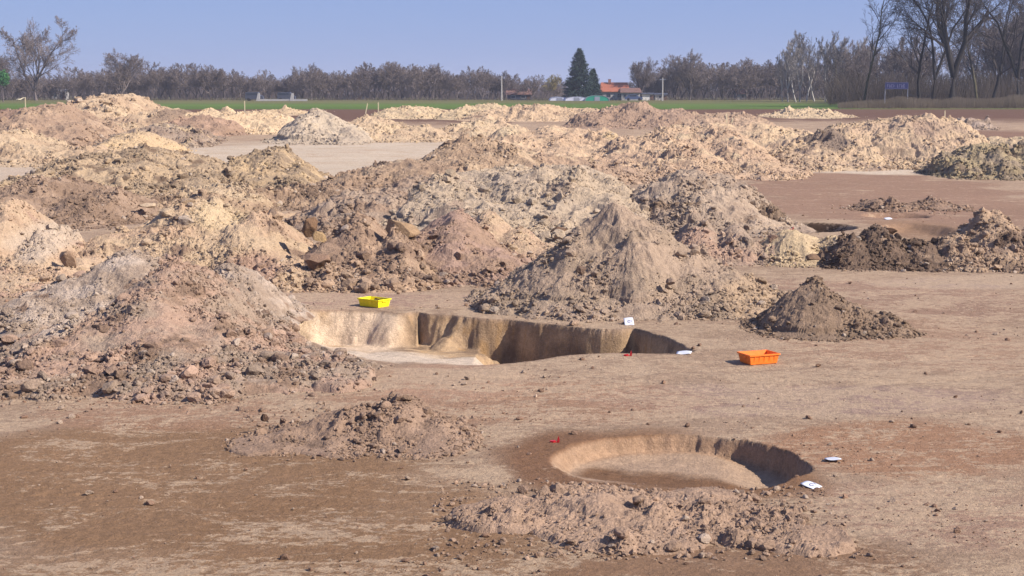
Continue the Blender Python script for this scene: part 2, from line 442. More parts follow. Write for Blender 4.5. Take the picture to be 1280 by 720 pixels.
# ------------------------------------------------------------------ dirt heaps
HEAPS = []
def heap(label, yb, bumps, c1, c2, c3=None, mix3=.3, lumps=1.0, clods=1.0, cs=.07, csmax=.3, rough=1.0, seed=None, blobs=(), soft=.22, cat='dirt heap', group=None, rill=.0, ccol=None):
    seed = seed if seed is not None else len(HEAPS) * 13 + 5
    rough *= 1.35; lumps *= 1.15
    if Dof(yb) > 48 and soft == .22: soft = .5
    rng = np.random.default_rng(seed)
    D0 = Dof(yb)
    B = []
    for b in bumps:
        px, py, dD, rl, rr, ry = b[:6]; D = D0 + dD
        x, y, z = at(px, py, D); hz = z - float(gbase(D))
        if D0 > 48: rl *= 1.25; rr *= 1.25; ry *= 1.2
        B.append((x, y, max(hz, .06), rl * D / F, rr * D / F, ry))
    cell = max(.02, D0 * .00075)
    x0 = min(b[0] - b[3] * 1.45 for b in B); x1 = max(b[0] + b[4] * 1.45 for b in B)
    y0 = min(b[1] - b[5] * 1.45 for b in B); y1 = max(b[1] + b[5] * 1.45 for b in B)
    xs = np.arange(x0, x1, cell); ys = np.arange(y0, y1, cell)
    X, Y = np.meshgrid(xs, ys); sh = X.shape; x = X.ravel(); y = Y.ravel()
    size = max(b[2] for b in B)
    R = np.mean([min(b[3], b[5]) for b in B])
    wx = fbm(x, y, R * .7, 4, seed) * R * .16; wy = fbm(x, y, R * .7, 4, seed + 1) * R * .16
    h = None; kk = max(.05, size * .07)
    acc = np.zeros(len(x)); mxv = np.full(len(x), -9.)
    hs = []; rmin = np.full(len(x), 9.)
    for (bx, by, bh, rl, rr, ry) in B:
        dx, dy = x + wx - bx, y + wy - by
        r = np.hypot(dx / np.where(dx < 0, rl, rr), dy / ry)
        s = soft
        f = (math.sqrt(1 + s * s) - np.sqrt(r * r + s * s)) / (math.sqrt(1 + s * s) - s)
        f = np.where(f < .2, .2 * np.exp(np.clip(f / .2 - 1, -6, 0)) - .0737, f)
        rmin = np.minimum(rmin, r)
        if rill:
            a = np.arctan2(dy / ry, dx / np.where(dx < 0, rl, rr))
            f = f + rill * .5 * fbm(a * 9, r * .6, 1.0, 3, seed + 5) * np.clip(r * (1.2 - r) * 3, 0, 1)
        hs.append(np.clip(f, -.2, 1.2) * bh)
    hs = np.array(hs); mxv = hs.max(0)
    h = mxv + kk * np.log(np.exp((hs - mxv) / kk).sum(0)) - kk * .0
    h = h - .03 - (.10 + .12 * size) * sstep(.98, 1.35, rmin + .12 * fbm(x, y, .5, 3, seed + 70))
    up = sstep(-.03, .25 * size + .08, h); env = sstep(-.10, .12, h)
    # broken relief, coarse to fine
    L = max(.5, R * .55)
    h = h + up * rough * ((.11 if D0 < 45 else .15) * L * fbm(x, y, L, 2, seed + 3) + (.05 if D0 < 45 else .08) * L * fbm(x, y, L * .45, 3, seed + 8, ridged=True))
    h = h + env * rough * (.3 + .7 * up) * .10 * .35 * fbm(x, y, .35 if D0 < 60 else .8, 4, seed + 4, .6)
    clump = fbm(x, y, max(.8, R * .5), 3, seed + 9)
    tone = 0
    for (cl, pr, am) in ((.55, .22, .8), (.26, .35, .85), (.12, .55, .95), (.06, .6, .9)):
        cl *= (1.0 if D0 < 45 else 1.5 if D0 < 70 else 2.2 if D0 < 120 else 3)
        if cl < cell * 2.5: continue
        d, t = domes(x, y, cl, seed + int(cl * 1000), pr)
        h = h + d * am * lumps * np.clip(.55 + clump, .08, 1.3) * env; tone = tone + t * .22 * (d > 0)
    h = h + env * rng.normal(0, 1, len(x)) * cell * (.16 + .12 * np.clip(clump + .3, 0, 1))
    # colour of the earth itself: loads tipped from different layers
    q = fbm(x, y + h * 1.5, max(.7, R * .5), 5, seed + 20, .6)
    col = c1 + (c2 - c1) * sstep(-.35, .35, q)[:, None]
    if c3 is not None:
        q3 = fbm(x + 31, y + h, max(.6, R * .4), 5, seed + 33, .6)
        col += (c3 - col) * (sstep(.45 - mix3, .75 - mix3, q3))[:, None]
    for (px, py, rp, cc) in blobs:
        D = D0 + bumps[0][2] * .6
        bx, _, bz = at(px, py, D); rb = rp * D / F; bzz = bz - float(gbase(D))
        r = np.hypot((x - bx) + wx * 1.2, (h - bzz) * 1.6 + wy * 1.0) / rb
        col += (cc - col) * (1 - sstep(.6, 1.15, r))[:, None]
    col = col * (1 + .10 * fbm(x, y, .5, 4, seed + 50, .7) + .5 * tone * .6)[:, None]
    lum = col @ np.array([.3, .6, .1]); dry = lum[:, None] * np.array([1.18, .965, .82])
    sat = sstep(.50, .30, col[:, 2] / np.maximum(col[:, 0], 1e-3)) * .5
    col = col + (dry - col) * sat[:, None]
    col = col * (1.14 if D0 < 60 else 1.12)
    gzv = gbase(y)
    V = np.stack([x, y, gzv + h], 1)
    hh = h.reshape(sh)
    keep = np.maximum.reduce([hh[:-1, :-1], hh[:-1, 1:], hh[1:, 1:], hh[1:, :-1]]) > -.06
    idx = np.arange(len(x)).reshape(sh)
    faces = np.stack([idx[:-1, :-1], idx[:-1, 1:], idx[1:, 1:], idx[1:, :-1]], -1)[keep]
    used, inv = np.unique(faces, return_inverse=True)
    V = V[used]; col_u = col[used]; faces = inv.reshape(-1, 4)
    cx, cy = float(np.mean([b[0] for b in B])), float(np.mean([b[1] for b in B])); cz = float(gbase(cy))
    root = empty('dirt_heap', (cx, cy, cz), label, cat, group or 'dirt heaps left beside the excavated pits')
    me = np_mesh('mound', V - np.array([cx, cy, cz]), faces, 4, False, np.clip(col_u, .01, .9))
    add_obj('mound', me, root, M_DIRT)
    # clods
    area = keep.sum() * cell * cell
    cmin = max(.022, D0 * .0009) * 1.15
    n = int(min(17000, 2.0 * clods * area * 95 * (cs / .07) ** -1 * min(1, (30. / D0)) ** 1.1))
    if n > 5:
        w = np.clip(.3 + .55 * (1 - sstep(0, .4 * size, h)) + 1.5 * clump, .02, 3) * (h > .0) + .35 * sstep(-.16, 0, h) * (h <= 0)
        w = w * (1 + 1.5 * np.clip(fbm(x, y, .6, 3, seed + 60), -.5, 1)); w = np.clip(w, 0, None)
        pi = rng.choice(len(x), size=n, p=w / w.sum())
        u = rng.uniform(0, 1, n)
        S = np.clip(max(cmin * .85, cs * .3) * (1 - u) ** (-.37), 0, csmax)
        bigs = rng.uniform(0, 1, n) < .012; S[bigs] = np.clip(S[bigs] * rng.uniform(1.8, 3.2, bigs.sum()), 0, csmax)
        S = np.clip(S * (1 + .5 * (1 - sstep(0, .35 * size, h[pi]))), 0, csmax)
        S = np.where(h[pi] < 0, np.minimum(S, csmax * .5), S)
        gg = ground_z(x[pi], y[pi])[0]
        z = np.maximum(gg, gzv[pi] + h[pi]) + S * .12
        ok = (relief(x[pi], y[pi])[1] == 0) | (S < .04) | (h[pi] > .05)
        pi, S, z = pi[ok], S[ok], z[ok]; n = len(pi)
        P = np.stack([x[pi] + rng.uniform(-.5, .5, n) * cell, y[pi] + rng.uniform(-.5, .5, n) * cell, z], 1) - np.array([cx, cy, cz])
        cc = col[pi] * rng.uniform(.80, 1.10, n)[:, None]
        if ccol is not None: cc = cc + (ccol - cc) * (rng.uniform(0, 1, n) < .6)[:, None] * .7
        pale = rng.uniform(0, 1, n) < .05; cc[pale] = cc[pale] * .4 + C(225, 205, 190) * .6
        o = clod_mesh('rubble', P, S, cc, rng, root, big=max(.07, D0 * .0022)); o['kind'] = 'stuff'
    HEAPS.append((B, size)); return root

def heap_top(px, py, D):
    return at(px, py, D)

# near heaps
heap('largest grey-brown clod-strewn heap at the near left, in front of the long pit', 492,
     [(222,332,4.2,150,122,3.9),(130,394,3.0,150,140,3.0),(275,404,2.8,110,86,2.6),(378,449,1.7,66,54,1.4),(430,462,1.1,46,36,.9),(30,460,1.3,80,80,1.2),(230,430,1.6,150,150,1.9)],
     GREY, PINK, BRN, .28, lumps=1.15, clods=2.4, cs=.10, csmax=.34, seed=5, blobs=[(60,400,40,C(206,184,168))])
heap('grey heap with a pale left flank rising right behind the largest near heap', 425,
     [(165,316,3.6,120,150,2.8),(85,352,3.0,110,90,2.2),(290,330,3.2,90,80,2.4),(40,384,2.6,60,60,1.1)], GREY, C(200,180,166), BRN, .2, clods=1.2, cs=.08, seed=22)
heap('low crumbly rubble heap in the foreground left of the round pit', 572,
     [(500,492,1.5,80,75,1.25),(430,514,1.2,75,70,1.0),(368,535,1.0,50,60,.7),(548,530,1.0,50,48,.9),(325,548,.7,38,45,.5)], C(168,138,118), C(182,152,132), BRN, .2, lumps=1.0, clods=2.4, cs=.06, csmax=.2, seed=31)
heap('low spread of rubble in the foreground right in front of the round pit', 700,
     [(745,616,1.75,75,85,1.05),(830,632,1.6,70,70,.9),(885,620,1.7,60,65,.95),(640,638,1.6,70,60,.6),(945,650,1.2,60,60,.75),(1000,686,.6,50,60,.4),(800,656,1.0,110,90,.7)], C(178,148,128), C(192,160,138), BRN, .1, lumps=1.1, clods=1.0, cs=.055, csmax=.2, seed=44)
heap('steep grey cone-shaped heap in the middle of the site, just behind the long pit', 396,
     [(772,262,2.6,158,172,2.6),(868,322,2.0,125,122,2.1),(720,315,1.9,110,90,2.0),(925,358,1.5,80,66,1.5),(668,350,2.0,60,60,1.4),(790,298,1.5,60,80,1.6)], C(172,150,132), C(182,158,140), None, lumps=.9, clods=1.0, cs=.075, csmax=.28, rill=.03, rough=1.3, soft=.10, seed=58, blobs=[(935,375,45,C(192,164,138))])
heap('small dark brown heap at the right foot of the steep cone-shaped heap', 424,
     [(1010,357,1.5,74,90,1.5),(1058,378,1.2,75,75,1.1),(1105,400,.8,50,45,.6)], C(150,126,108), C(162,136,116), C(172,148,130), .1, lumps=1.2, clods=2.2, cs=.055, soft=.35, csmax=.18, seed=63)
# second row
heap('wide heap of yellow-tan sand with clods left of centre, behind the largest near heap', 362,
     [(245,250,5.2,140,120,4.2),(320,262,4.6,90,90,3.6),(150,292,4.0,100,90,3.0),(375,322,2.2,60,50,2.2),(205,330,3,90,90,2.5)], TAN, C(206,174,136), BRN, .28, lumps=1.5, clods=1.6, cs=.11, csmax=.5, seed=72, blobs=[(170,270,35,YEL),(260,270,40,C(212,184,146)),(330,330,35,C(190,150,126))])
heap('heap of big brown clods left of the smooth pinkish heap, behind the yellow crate', 363,
     [(450,268,4.2,75,80,3.6),(408,300,3.0,50,60,2.8),(500,292,3.0,60,50,2.6),(470,330,1.8,80,80,1.8)], C(186,156,132), BRN, TAN, .3, lumps=1.9, clods=1.8, cs=.13, csmax=.5, seed=85)
heap('smooth pinkish-brown heap with rubble at its foot, behind and right of the yellow crate', 356,
     [(570,262,4.2,80,80,3.8),(530,290,3.4,60,60,3),(620,310,2.4,70,65,2.4),(655,335,1.6,50,40,1.5)], C(180,150,136), DPINK, None, .2, lumps=.8, clods=1.0, cs=.09, csmax=.35, seed=91)
heap('narrow yellow sand ridge running down right from the smooth pinkish heap', 330,
     [(608,262,3.4,50,60,2.4),(650,284,2.4,50,45,2),(682,305,1.4,40,35,1.4)], C(208,176,140), TAN, PINK, .2, lumps=.8, clods=1.0, cs=.09, seed=101)
heap('light tan heap at the left edge with a tilted block on its right flank', 372,
     [(18,250,5.6,90,60,4.2),(62,285,4.6,60,60,3.2),(105,318,3.6,50,50,2.6),(40,330,2.6,90,90,2.4)], TAN, C(206,178,152), PINK, .3, lumps=1.3, clods=1.2, cs=.11, csmax=.4, seed=112, blobs=[(40,300,40,C(204,182,164))])
heap('grey heap with a dark scree left flank, directly behind the steep cone-shaped heap', 292,
     [(870,213,3.6,95,80,3.8),(905,216,3.6,60,62,3.4),(830,240,2.8,60,60,3.0),(900,250,2,80,80,2.5)], C(188,166,148), C(172,150,134), C(150,126,108), .2, lumps=1.0, clods=1.4, cs=.11, csmax=.4, soft=.4, seed=121)
heap('dark brown lumpy heap at the right foot of the grey scree heap', 288,
     [(935,244,2.2,45,42,2.2),(965,268,1.4,28,26,1.4)], C(132,104,82), C(160,126,92), None, lumps=1.5, clods=1.5, cs=.12, seed=133)
heap('low lumpy grey-pink heap immediately right of the steep cone-shaped heap', 333,
     [(872,273,2.2,50,55,2.2),(918,280,1.9,50,45,2.0),(962,303,1.4,40,34,1.4)], PINK, GREY, C(206,178,158), .2, lumps=1.6, clods=1.2, cs=.11, csmax=.4, seed=141)
heap('cream-yellow sand heap between the grey-pink lumps and the dark clods', 335,
     [(992,286,1.9,70,60,1.9),(1050,296,1.7,60,62,1.6)], C(214,188,152), C(204,176,140), TAN, .1, lumps=.8, clods=1.6, cs=.09, csmax=.2, seed=150)
heap('long bank of very dark brown clods right of the cream sand heap', 340,
     [(1098,284,2.1,55,50,2.0),(1150,298,1.8,55,50,1.8),(1062,298,1.5,45,40,1.5),(1200,308,1.3,45,50,1.3)], C(122,96,78), C(146,116,94), C(176,146,120), .12, lumps=1.7, clods=2.6, cs=.12, csmax=.34, seed=163)
heap('brown stony heap at the right edge beyond the small dark heap', 342,
     [(1238,266,2.7,70,70,2.5),(1190,292,2.1,50,60,1.9),(1295,282,2.2,60,60,2.2)], C(168,134,108), C(190,160,134), C(112,86,70), .25, lumps=1.4, clods=2.6, cs=.11, csmax=.32, seed=172)
# middle distance
heap('broad pale greenish-grey heap in the middle distance left of the steep cone tip', 300,
     [(710,214,9.0,110,90,7.5),(640,210,10,100,90,7.5),(575,226,8,80,80,6.5),(760,232,6.5,60,60,5.5),(700,252,4,110,90,4),(610,256,4.5,90,90,4.5)], C(188,168,150), C(196,174,152), C(172,150,134), .25, lumps=.8, clods=1.3, cs=.13, csmax=.5, seed=181)
heap('dark clod-covered heap left of the broad pale greenish-grey heap', 290,
     [(520,226,7,80,80,6),(470,240,5.5,80,60,5),(545,255,3.5,70,60,3.6),(430,252,4,50,60,3.4)], C(164,138,120), GREY, C(130,108,94), .25, lumps=1.7, clods=1.6, cs=.15, csmax=.5, seed=190)
heap('high brown ridge cresting above the middle heaps', 245,
     [(590,180,8,110,80,6),(530,200,6,90,80,5),(640,190,8,50,50,5),(470,222,4,70,70,4)], C(186,156,128), C(168,140,118), C(206,172,130), .2, lumps=1.1, clods=1.0, cs=.17, csmax=.5, seed=201)
heap('low lumpy brown heap behind the small shaded pit left of centre', 262,
     [(400,232,4.0,70,80,3.2),(350,240,3.0,60,60,2.6),(440,240,3,50,60,2.6)], C(176,148,126), C(150,124,104), C(196,164,130), .2, lumps=1.6, clods=1.4, cs=.15, csmax=.45, seed=211)
heap('small tan mound with a flat foot between the brown ridge and the pale far ridge', 232,
     [(690,196,5,60,70,4),(640,212,3,60,60,3),(740,206,4,60,60,3.4)], C(190,160,136), C(174,148,130), C(214,180,130), .2, lumps=1.1, clods=1.0, cs=.17, seed=222)
heap('pale ridge in the centre with a yellow patch on its crest', 214,
     [(705,161,12,70,60,8),(650,166,12,60,60,7),(750,164,12,50,50,7),(790,176,9,50,50,6),(610,182,8,50,50,5),(720,190,5,90,90,4)], C(210,180,152), C(198,166,138), C(214,184,136), .3, lumps=.8, clods=.6, cs=.22, seed=231, blobs=[(775,172,14,C(214,176,110))])
heap('broad pale tan ridge right of centre above the flat plain', 224,
     [(845,163,13,70,60,8),(900,168,12,60,60,7),(800,172,12,60,60,7),(790,190,8,70,60,6),(860,192,6,90,80,5),(925,186,8,50,50,5),(950,198,5,50,40,4)], C(206,174,144), C(196,164,138), C(216,184,132), .25, lumps=.9, clods=.8, cs=.2, seed=242)
heap('cream far ridge left of the large pale heap at the upper right', 200,
     [(955,160,7,70,60,6),(900,156,9,70,60,7),(1000,166,5,50,40,4),(850,158,9,50,50,6)], C(216,186,148), C(204,172,142), C(150,122,104), .15, lumps=.8, clods=.5, cs=.25, seed=250)
heap('large pale heap with a grey left shoulder at the upper right below the wood', 211,
     [(1125,148,9,60,50,8),(1155,147,9,50,50,8),(1185,152,9,50,42,7),(1090,154,9,60,50,7),(1050,163,8,70,50,7),(1010,180,5,55,50,5)], C(212,182,148), C(196,168,144), C(180,154,134), .3, lumps=.9, clods=.8, cs=.22, rill=.1, seed=262, blobs=[(1030,168,26,C(150,130,116)),(1150,158,18,C(176,150,132))])
heap('grey-yellow clod heap at the right edge of the flat plain', 224,
     [(1228,182,5,50,50,4.5),(1280,186,5,45,50,4.5),(1195,196,3.5,30,40,3)], C(178,158,124), C(160,142,124), C(130,112,98), .2, lumps=1.4, clods=1.4, cs=.2, seed=275)
heap('small yellow sand pile at the far right edge', 182, [(1264,173,3,32,40,3)], C(210,178,120), YEL, None, lumps=.5, clods=.3, cs=.25, seed=284)
heap('small grey stony pile with a yellow toe under the big dark roadside tree', 162, [(1210,148,4,22,28,4),(1170,152,3,20,20,3)], C(186,164,150), C(150,130,116), YEL, .2, lumps=1.2, clods=.5, cs=.3, seed=296)
# left far
heap('tallest far heap at the upper left with a yellow top against the green field', 172,
     [(150,121,18,65,70,13),(110,132,16,50,50,10),(200,140,12,50,50,9),(150,150,6,70,70,8)], C(202,170,132), C(184,154,130), C(216,180,126), .3, lumps=1.0, clods=.7, cs=.3, csmax=.8, seed=301, blobs=[(215,142,16,C(150,128,112))])
heap('brown rounded heap at the upper left in front of the tallest far heap', 185,
     [(65,134,12,60,60,9),(95,152,9,50,45,8),(30,160,6,40,50,6)], C(172,140,116), C(190,156,126), BRN, .2, lumps=1.1, clods=.9, cs=.28, csmax=.7, seed=311)
heap('pale sand ridge running right from the tallest far heap', 168,
     [(262,140,9,50,60,8),(315,143,9,60,50,7),(350,150,7,30,25,6)], C(220,190,152), C(208,180,148), None, lumps=.8, clods=.4, cs=.3, seed=325)
heap('reddish-brown small heap in front of the pale sand ridge', 172,
     [(252,146,6,38,45,6),(230,152,5,35,40,5)], C(188,150,126), C(164,134,114), None, lumps=1.0, clods=.6, cs=.28, seed=333)
heap('grey clod heap on the pale flat left of the white cone-shaped heap', 185,
     [(205,158,8,50,50,7),(180,166,7,40,40,6),(235,172,4,30,25,4)], C(176,156,140), C(156,134,120), C(206,178,140), .2, lumps=1.5, clods=1.0, cs=.25, csmax=.6, seed=342)
heap('bright yellow sand pile among the clods at the upper left', 200, [(175,167,7,50,40,6),(150,178,5,40,40,5)], C(216,176,108), C(204,168,116), None, lumps=.6, clods=.4, cs=.22, seed=350)
heap('yellow-grey rough heap across the left middle distance', 246,
     [(190,188,10,90,80,8),(110,198,9,70,70,7),(250,205,6,50,50,5),(90,215,5,60,60,4.5),(180,218,4,90,80,4)], C(200,164,112), C(166,140,110), C(132,110,94), .3, lumps=1.6, clods=1.6, cs=.2, csmax=.6, seed=361)
heap('yellow heap at the left edge above the pale flat patch', 208, [(12,168,9,50,60,7),(60,182,6,50,50,5),(110,190,5,50,40,4)], C(206,172,124), C(190,160,130), None, lumps=1.1, clods=.8, cs=.22, seed=372)
heap('round yellow-brown clod heap left of the pale flat', 236,
     [(340,186,5.5,50,50,5),(300,198,4.5,30,40,4),(372,210,3,28,28,3)], C(198,160,100), C(160,134,104), C(212,174,108), .3, lumps=1.4, clods=1.5, cs=.18, csmax=.5, seed=383)
heap('low dark brown heap at the left edge between the two light heaps', 285,
     [(60,228,7,80,80,5.5),(130,242,5,70,60,4.5),(20,242,4,60,60,4)], C(150,124,106), C(172,146,128), None, lumps=1.0, clods=1.3, cs=.14, seed=391)
heap('low mixed rubble heap behind the wide yellow-tan sand heap', 272,
     [(275,232,4,60,60,3.6),(225,240,4,50,50,3.2),(180,250,3,50,50,2.6)], C(180,152,128), C(206,174,126), C(140,116,100), .2, lumps=1.7, clods=1.5, cs=.15, csmax=.45, seed=402)
# pale far cone and its row
heap('pale grey cone-shaped heap standing on the pale flat', 181,
     [(393,138,7,44,56,6),(438,158,5,36,26,4.5)], C(196,178,160), C(184,166,150), C(206,184,160), .2, lumps=.5, soft=.12, clods=.5, cs=.22, rill=.08, seed=410)
heap('low pale heap trailing right from the pale cone-shaped heap', 178,
     [(462,148,8,40,50,6),(515,160,6,50,40,5),(545,166,5,20,20,4)], C(206,180,152), C(192,166,142), C(214,184,140), .2, lumps=.9, clods=.6, cs=.25, seed=421)
heap('small yellowish heap on the far side of the pale flat', 175,
     [(600,152,7,45,45,6),(565,160,5,30,30,4),(635,160,6,30,30,5)], C(214,182,130), C(200,168,136), None, lumps=.8, clods=.4, cs=.25, seed=433)
for i, (px, py, yb, w, c, lab) in enumerate([
   (520, 135, 148, 80, C(214,188,156), 'low pale ridge at the field edge behind the dark soil band, left of centre'),
   (605, 133, 149, 90, C(212,184,142), 'small cream pile at the field edge below the leftmost far pole'),
   (680, 134, 151, 150, C(208,178,148), 'long low pale ridge at the field edge below the spruce'),
   (800, 134, 160, 130, C(176,148,130), 'brown-grey pile at the field edge below the orange-roofed house'),
   (895, 145, 161, 110, C(190,162,140), 'low pale pile next to the crossed stakes at the field edge'),
   (1010, 140, 147, 80, C(216,186,142), 'thin cream ridge at the field edge where the wood begins'),
   (345, 139, 144, 70, C(208,180,146), 'flat sandy streak of spoil at the field edge behind the pale cone'),
   (40, 139, 150, 110, C(166,132,112), 'low reddish-brown bank at the field edge near the taped stake')]):
    heap(lab, yb, [(px,py,6,w*.5,w*.5,7),(px+w*.3,py+3,5,w*.35,w*.3,5),(px-w*.35,py+4,4,w*.3,w*.3,5)], c, c*.85, C(150,124,108), .1, lumps=1.0, clods=.25, cs=.4, seed=500+i*7, group='low piles along the field edge')

# tiny spoil piles on the plain
for i, (px, py, yb, w, lab) in enumerate([(1098,249,265,55,'tiny pinkish spoil pile on the flat plain beside the small pit'), (1166,252,262,50,'flat scatter of spoil on the plain right of the tiny pile')]):
    heap(lab, yb, [(px,py,1.4,w*.5,w*.5,1.3),(px+w*.4,py+6,1.0,w*.4,w*.4,.8)], DPINK, BRN, None, lumps=1.2, clods=1.8, cs=.11, seed=600+i)

# loose clods and stones scattered on the stripped ground (uncountable)
def loose():
    rng = np.random.default_rng(99)
    n = 42000
    Y = 14.8 + 50 * rng.uniform(0, 1, n) ** 1.9; X = rng.uniform(-.36, .36, n) * Y
    m = fbm(X, Y, 2.5, 4, 700) + .8 * fbm(X, Y, .7, 3, 701)
    pr = np.clip(.06 + .9 * sstep(.15, .8, m), 0, 1)
    for (B, s) in HEAPS:
        for (bx, by, bh, rl, rr, ry) in B:
            if by > 60: continue
            r = np.hypot((X - bx) / np.where(X < bx, rl, rr), (Y - by) / ry)
            pr += .8 * np.exp(-np.clip(r - 1, 0, 9) * 5) * (r < 1.6)
    keep = rng.uniform(0, 1, n) < pr * .55
    _, pit, _ = relief(X, Y); keep &= (pit == 0)
    X, Y = X[keep], Y[keep]; n = len(X)
    S = np.clip(.017 * (Y / 22) ** .8 * (1 - rng.uniform(0, 1, n)) ** (-.5), 0, .12)
    z = ground_z(X, Y)[0] + S * .15
    c = np.where((rng.uniform(0, 1, n) < .7)[:, None], C(176,142,122), C(215,188,168)) * rng.uniform(.7, 1.1, n)[:, None]
    o = clod_mesh('loose_clods', np.stack([X, Y, z], 1), S, c, rng, None, .06); tag(o, kind='stuff')
loose()

# ------------------------------------------------------------------ single big blocks of hard earth
def block(px, py, D, wpx, hpx, c, label, seed, rot=None, tilt=0):
    rng = np.random.default_rng(seed)
    v, f = chunk(3, rng, 16, .0)
    v = v + .035 * np.stack([fbm(v[:, 0] + v[:, 2], v[:, 1] + i, .5, 4, seed + i, .6) for i in range(3)], 1)
    w = wpx * D / F; hgt = hpx * D / F
    v[:, 0] *= w / (v[:, 0].max() - v[:, 0].min()); v[:, 1] *= w * .8 / (v[:, 1].max() - v[:, 1].min()); v[:, 2] *= hgt / (v[:, 2].max() - v[:, 2].min())
    x, y, z = at(px, py, D)
    cc = c * (1 + .18 * fbm(v[:, 0] * 2, v[:, 1] * 2 + v[:, 2] * 2, .4, 4, seed))[:, None]
    v[:, 2] -= v[:, 2].min() + hgt * .5
    me = np_mesh('soil_block', v, f, 3, False, np.clip(cc, .01, .9))
    o = add_obj('soil_block', me, None, M_DIRT); o.location = (x, y, z); o.rotation_euler = (0, math.radians(tilt), 0)
    return tag(o, label, 'soil block', 'big hard blocks of earth on the heaps')
block(500, 288, 40.6, 44, 25, C(188,156,126), 'large flat-topped brown block sitting on top of the big-clod heap', 1, tilt=10)
block(390, 284, 40.6, 20, 26, C(150,118,94), 'upright dark brown block left of the large flat-topped block', 2)
block(400, 296, 40.2, 18, 14, C(192,160,122), 'yellowish lump lying against the upright dark block', 3)
block(330, 268, 43.0, 16, 10, C(160,128,104), 'small dark block beside the red marker near the shaded pit', 4)
block(86, 325, 38.6, 20, 27, C(192,160,136), 'tilted brown slab on the right flank of the left-edge heap', 5, tilt=-30)
block(698, 290, 50.5, 26, 14, C(140,110,90), 'brown block at the foot of the greenish-grey heap, left of the cone tip', 6)
block(692, 303, 49.6, 22, 10, C(160,126,104), 'flatter brown block just below the other one left of the cone tip', 7)
block(395, 328, 38.8, 34, 22, C(172,140,120), 'rounded brown block low on the yellow-tan heap, left of the crate', 8)
block(462, 350, 38.3, 26, 18, C(170,140,120), 'grey-brown block at the heap foot right above the yellow crate', 9)
block(126, 413, 26.7, 26, 17, C(150,124,108), 'flat dark slab on the left shoulder of the largest near heap', 10, tilt=12)
block(252, 405, 27.3, 18, 13, C(156,128,112), 'small dark block in the middle of the largest near heap', 11)
block(104, 494, 24.6, 15, 8, C(132,108,98), 'dark stone on the ground at the left foot of the largest near heap', 12)
block(222, 474, 25.3, 30, 12, C(176,148,130), 'pale flat slab at the front foot of the largest near heap', 13)
block(452, 464, 26.0, 17, 12, C(200,176,160), 'pale rounded block at the right tip of the largest near heap', 14)
block(331, 522, 21.6, 11, 10, C(120,94,80), 'small dark clod at the left end of the crumbly rubble heap', 15)
block(410, 552, 20.9, 16, 11, C(170,140,122), 'brown block on the front edge of the crumbly rubble heap', 16)
block(405, 572, 20.3, 20, 12, C(178,146,128), 'lowest brown block in front of the crumbly rubble heap', 17)
block(655, 612, 18.4, 14, 11, C(178,148,130), 'rounded clod at the left end of the foreground rubble, near the round pit', 18)
block(718, 404, 31.9, 14, 9, C(198,168,146), 'pale lump at the foot of the steep cone above the long pit', 19)
block(1110, 290, 43.3, 20, 11, C(96,72,58), 'darkest lump on the bank of very dark clods', 20)
block(1015, 322, 42.9, 28, 10, C(150,122,102), 'brown lump half buried at the foot of the cream sand heap', 21)
block(838, 352 - 0, 33.4, 12, 9, C(170,146,130), 'small grey lump on the right flank of the steep cone', 22)
block(186, 257, 58, 24, 7, C(216,190,164), 'pale slab lying on the low dark heap at the left', 23)
block(725, 338, 33.2, 12, 12, C(140,116,102), 'dark lump on the left flank of the steep cone', 24)

# ------------------------------------------------------------------ crates
def crate(loc, rz, L, W, H, mat, label, scale=1):
    root = empty('crate', loc, label, 'crate', 'plastic finds crates', rz)
    m = MB(); t = .006; ix = .03                   # tapered walls with thickness
    def ring(hx, hy, z): return [(-hx,-hy,z),(hx,-hy,z),(hx,hy,z),(-hx,hy,z)]
    l, w = L / 2, W / 2
    P = ring(l-ix, w-ix, 0) + ring(l, w, H) + ring(l-t, w-t, H) + ring(l-ix-t, w-ix-t, t*1.5)
    F_ = [(3,2,1,0)]
    for a in (0, 4, 8):
        F_ += [(a+i, a+(i+1)%4, a+4+(i+1)%4, a+4+i) for i in range(4)]
    F_ += [(12,13,14,15)]
    m.poly(P, F_); b = m.build('body', mat, root)
    r = MB(); e = .014
    for (x0,x1,y0,y1) in ((-l-e,l+e,-w-e,-w+.002),(-l-e,l+e,w-.002,w+e),(-l-e,-l+.002,-w+.004,w-.004),(l-.002,l+e,-w+.004,w-.004)):
        r.box(x0,x1,y0,y1,H-.022,H+.003)
    r.build('rim', mat, root)
    for s in (-1, 1):
        g = MB(); g.box(s*(l+.001)-.011, s*(l+.001)+.011, -.07, .07, H-.06, H-.035); g.build('handle', mat, root)
    for s in (-1, 1):
        q = MB()
        for k in range(-2, 3):
            x = k * L * .17; q.poly([(x-.005,s*(w-ix*.97),.01),(x+.005,s*(w-ix*.97),.01),(x+.005,s*(w+.006),H-.024),(x-.005,s*(w+.006),H-.024),
                                     (x-.005,s*(w-ix*1.1),.01),(x+.005,s*(w-ix*1.1),.01),(x+.005,s*(w-.01),H-.024),(x-.005,s*(w-.01),H-.024)],
                                    [(0,1,2,3),(4,7,6,5),(0,4,5,1),(1,5,6,2),(2,6,7,3),(3,7,4,0)])
        q.build('side_ribs', mat, root)
    return root
M_YEL = plain('yellow_plastic', (.80, .68, .01), .5, .16, 14, .4); M_ORG = plain('orange_plastic', (.85, .19, .02), .5, .16, 14, .4)
x, y, _ = at(468, 381, 34.75); yc = crate((x, y, gz(x, y) + .005), math.radians(-38), .60, .40, .17, M_YEL, 'yellow plastic crate by the edge of the long pit')
x, y, _ = at(948, 455, 27.5); crate((x, y, gz(x, y) + .005), math.radians(22), .58, .42, .17, M_ORG, 'orange plastic crate on the bare ground right of the long pit')
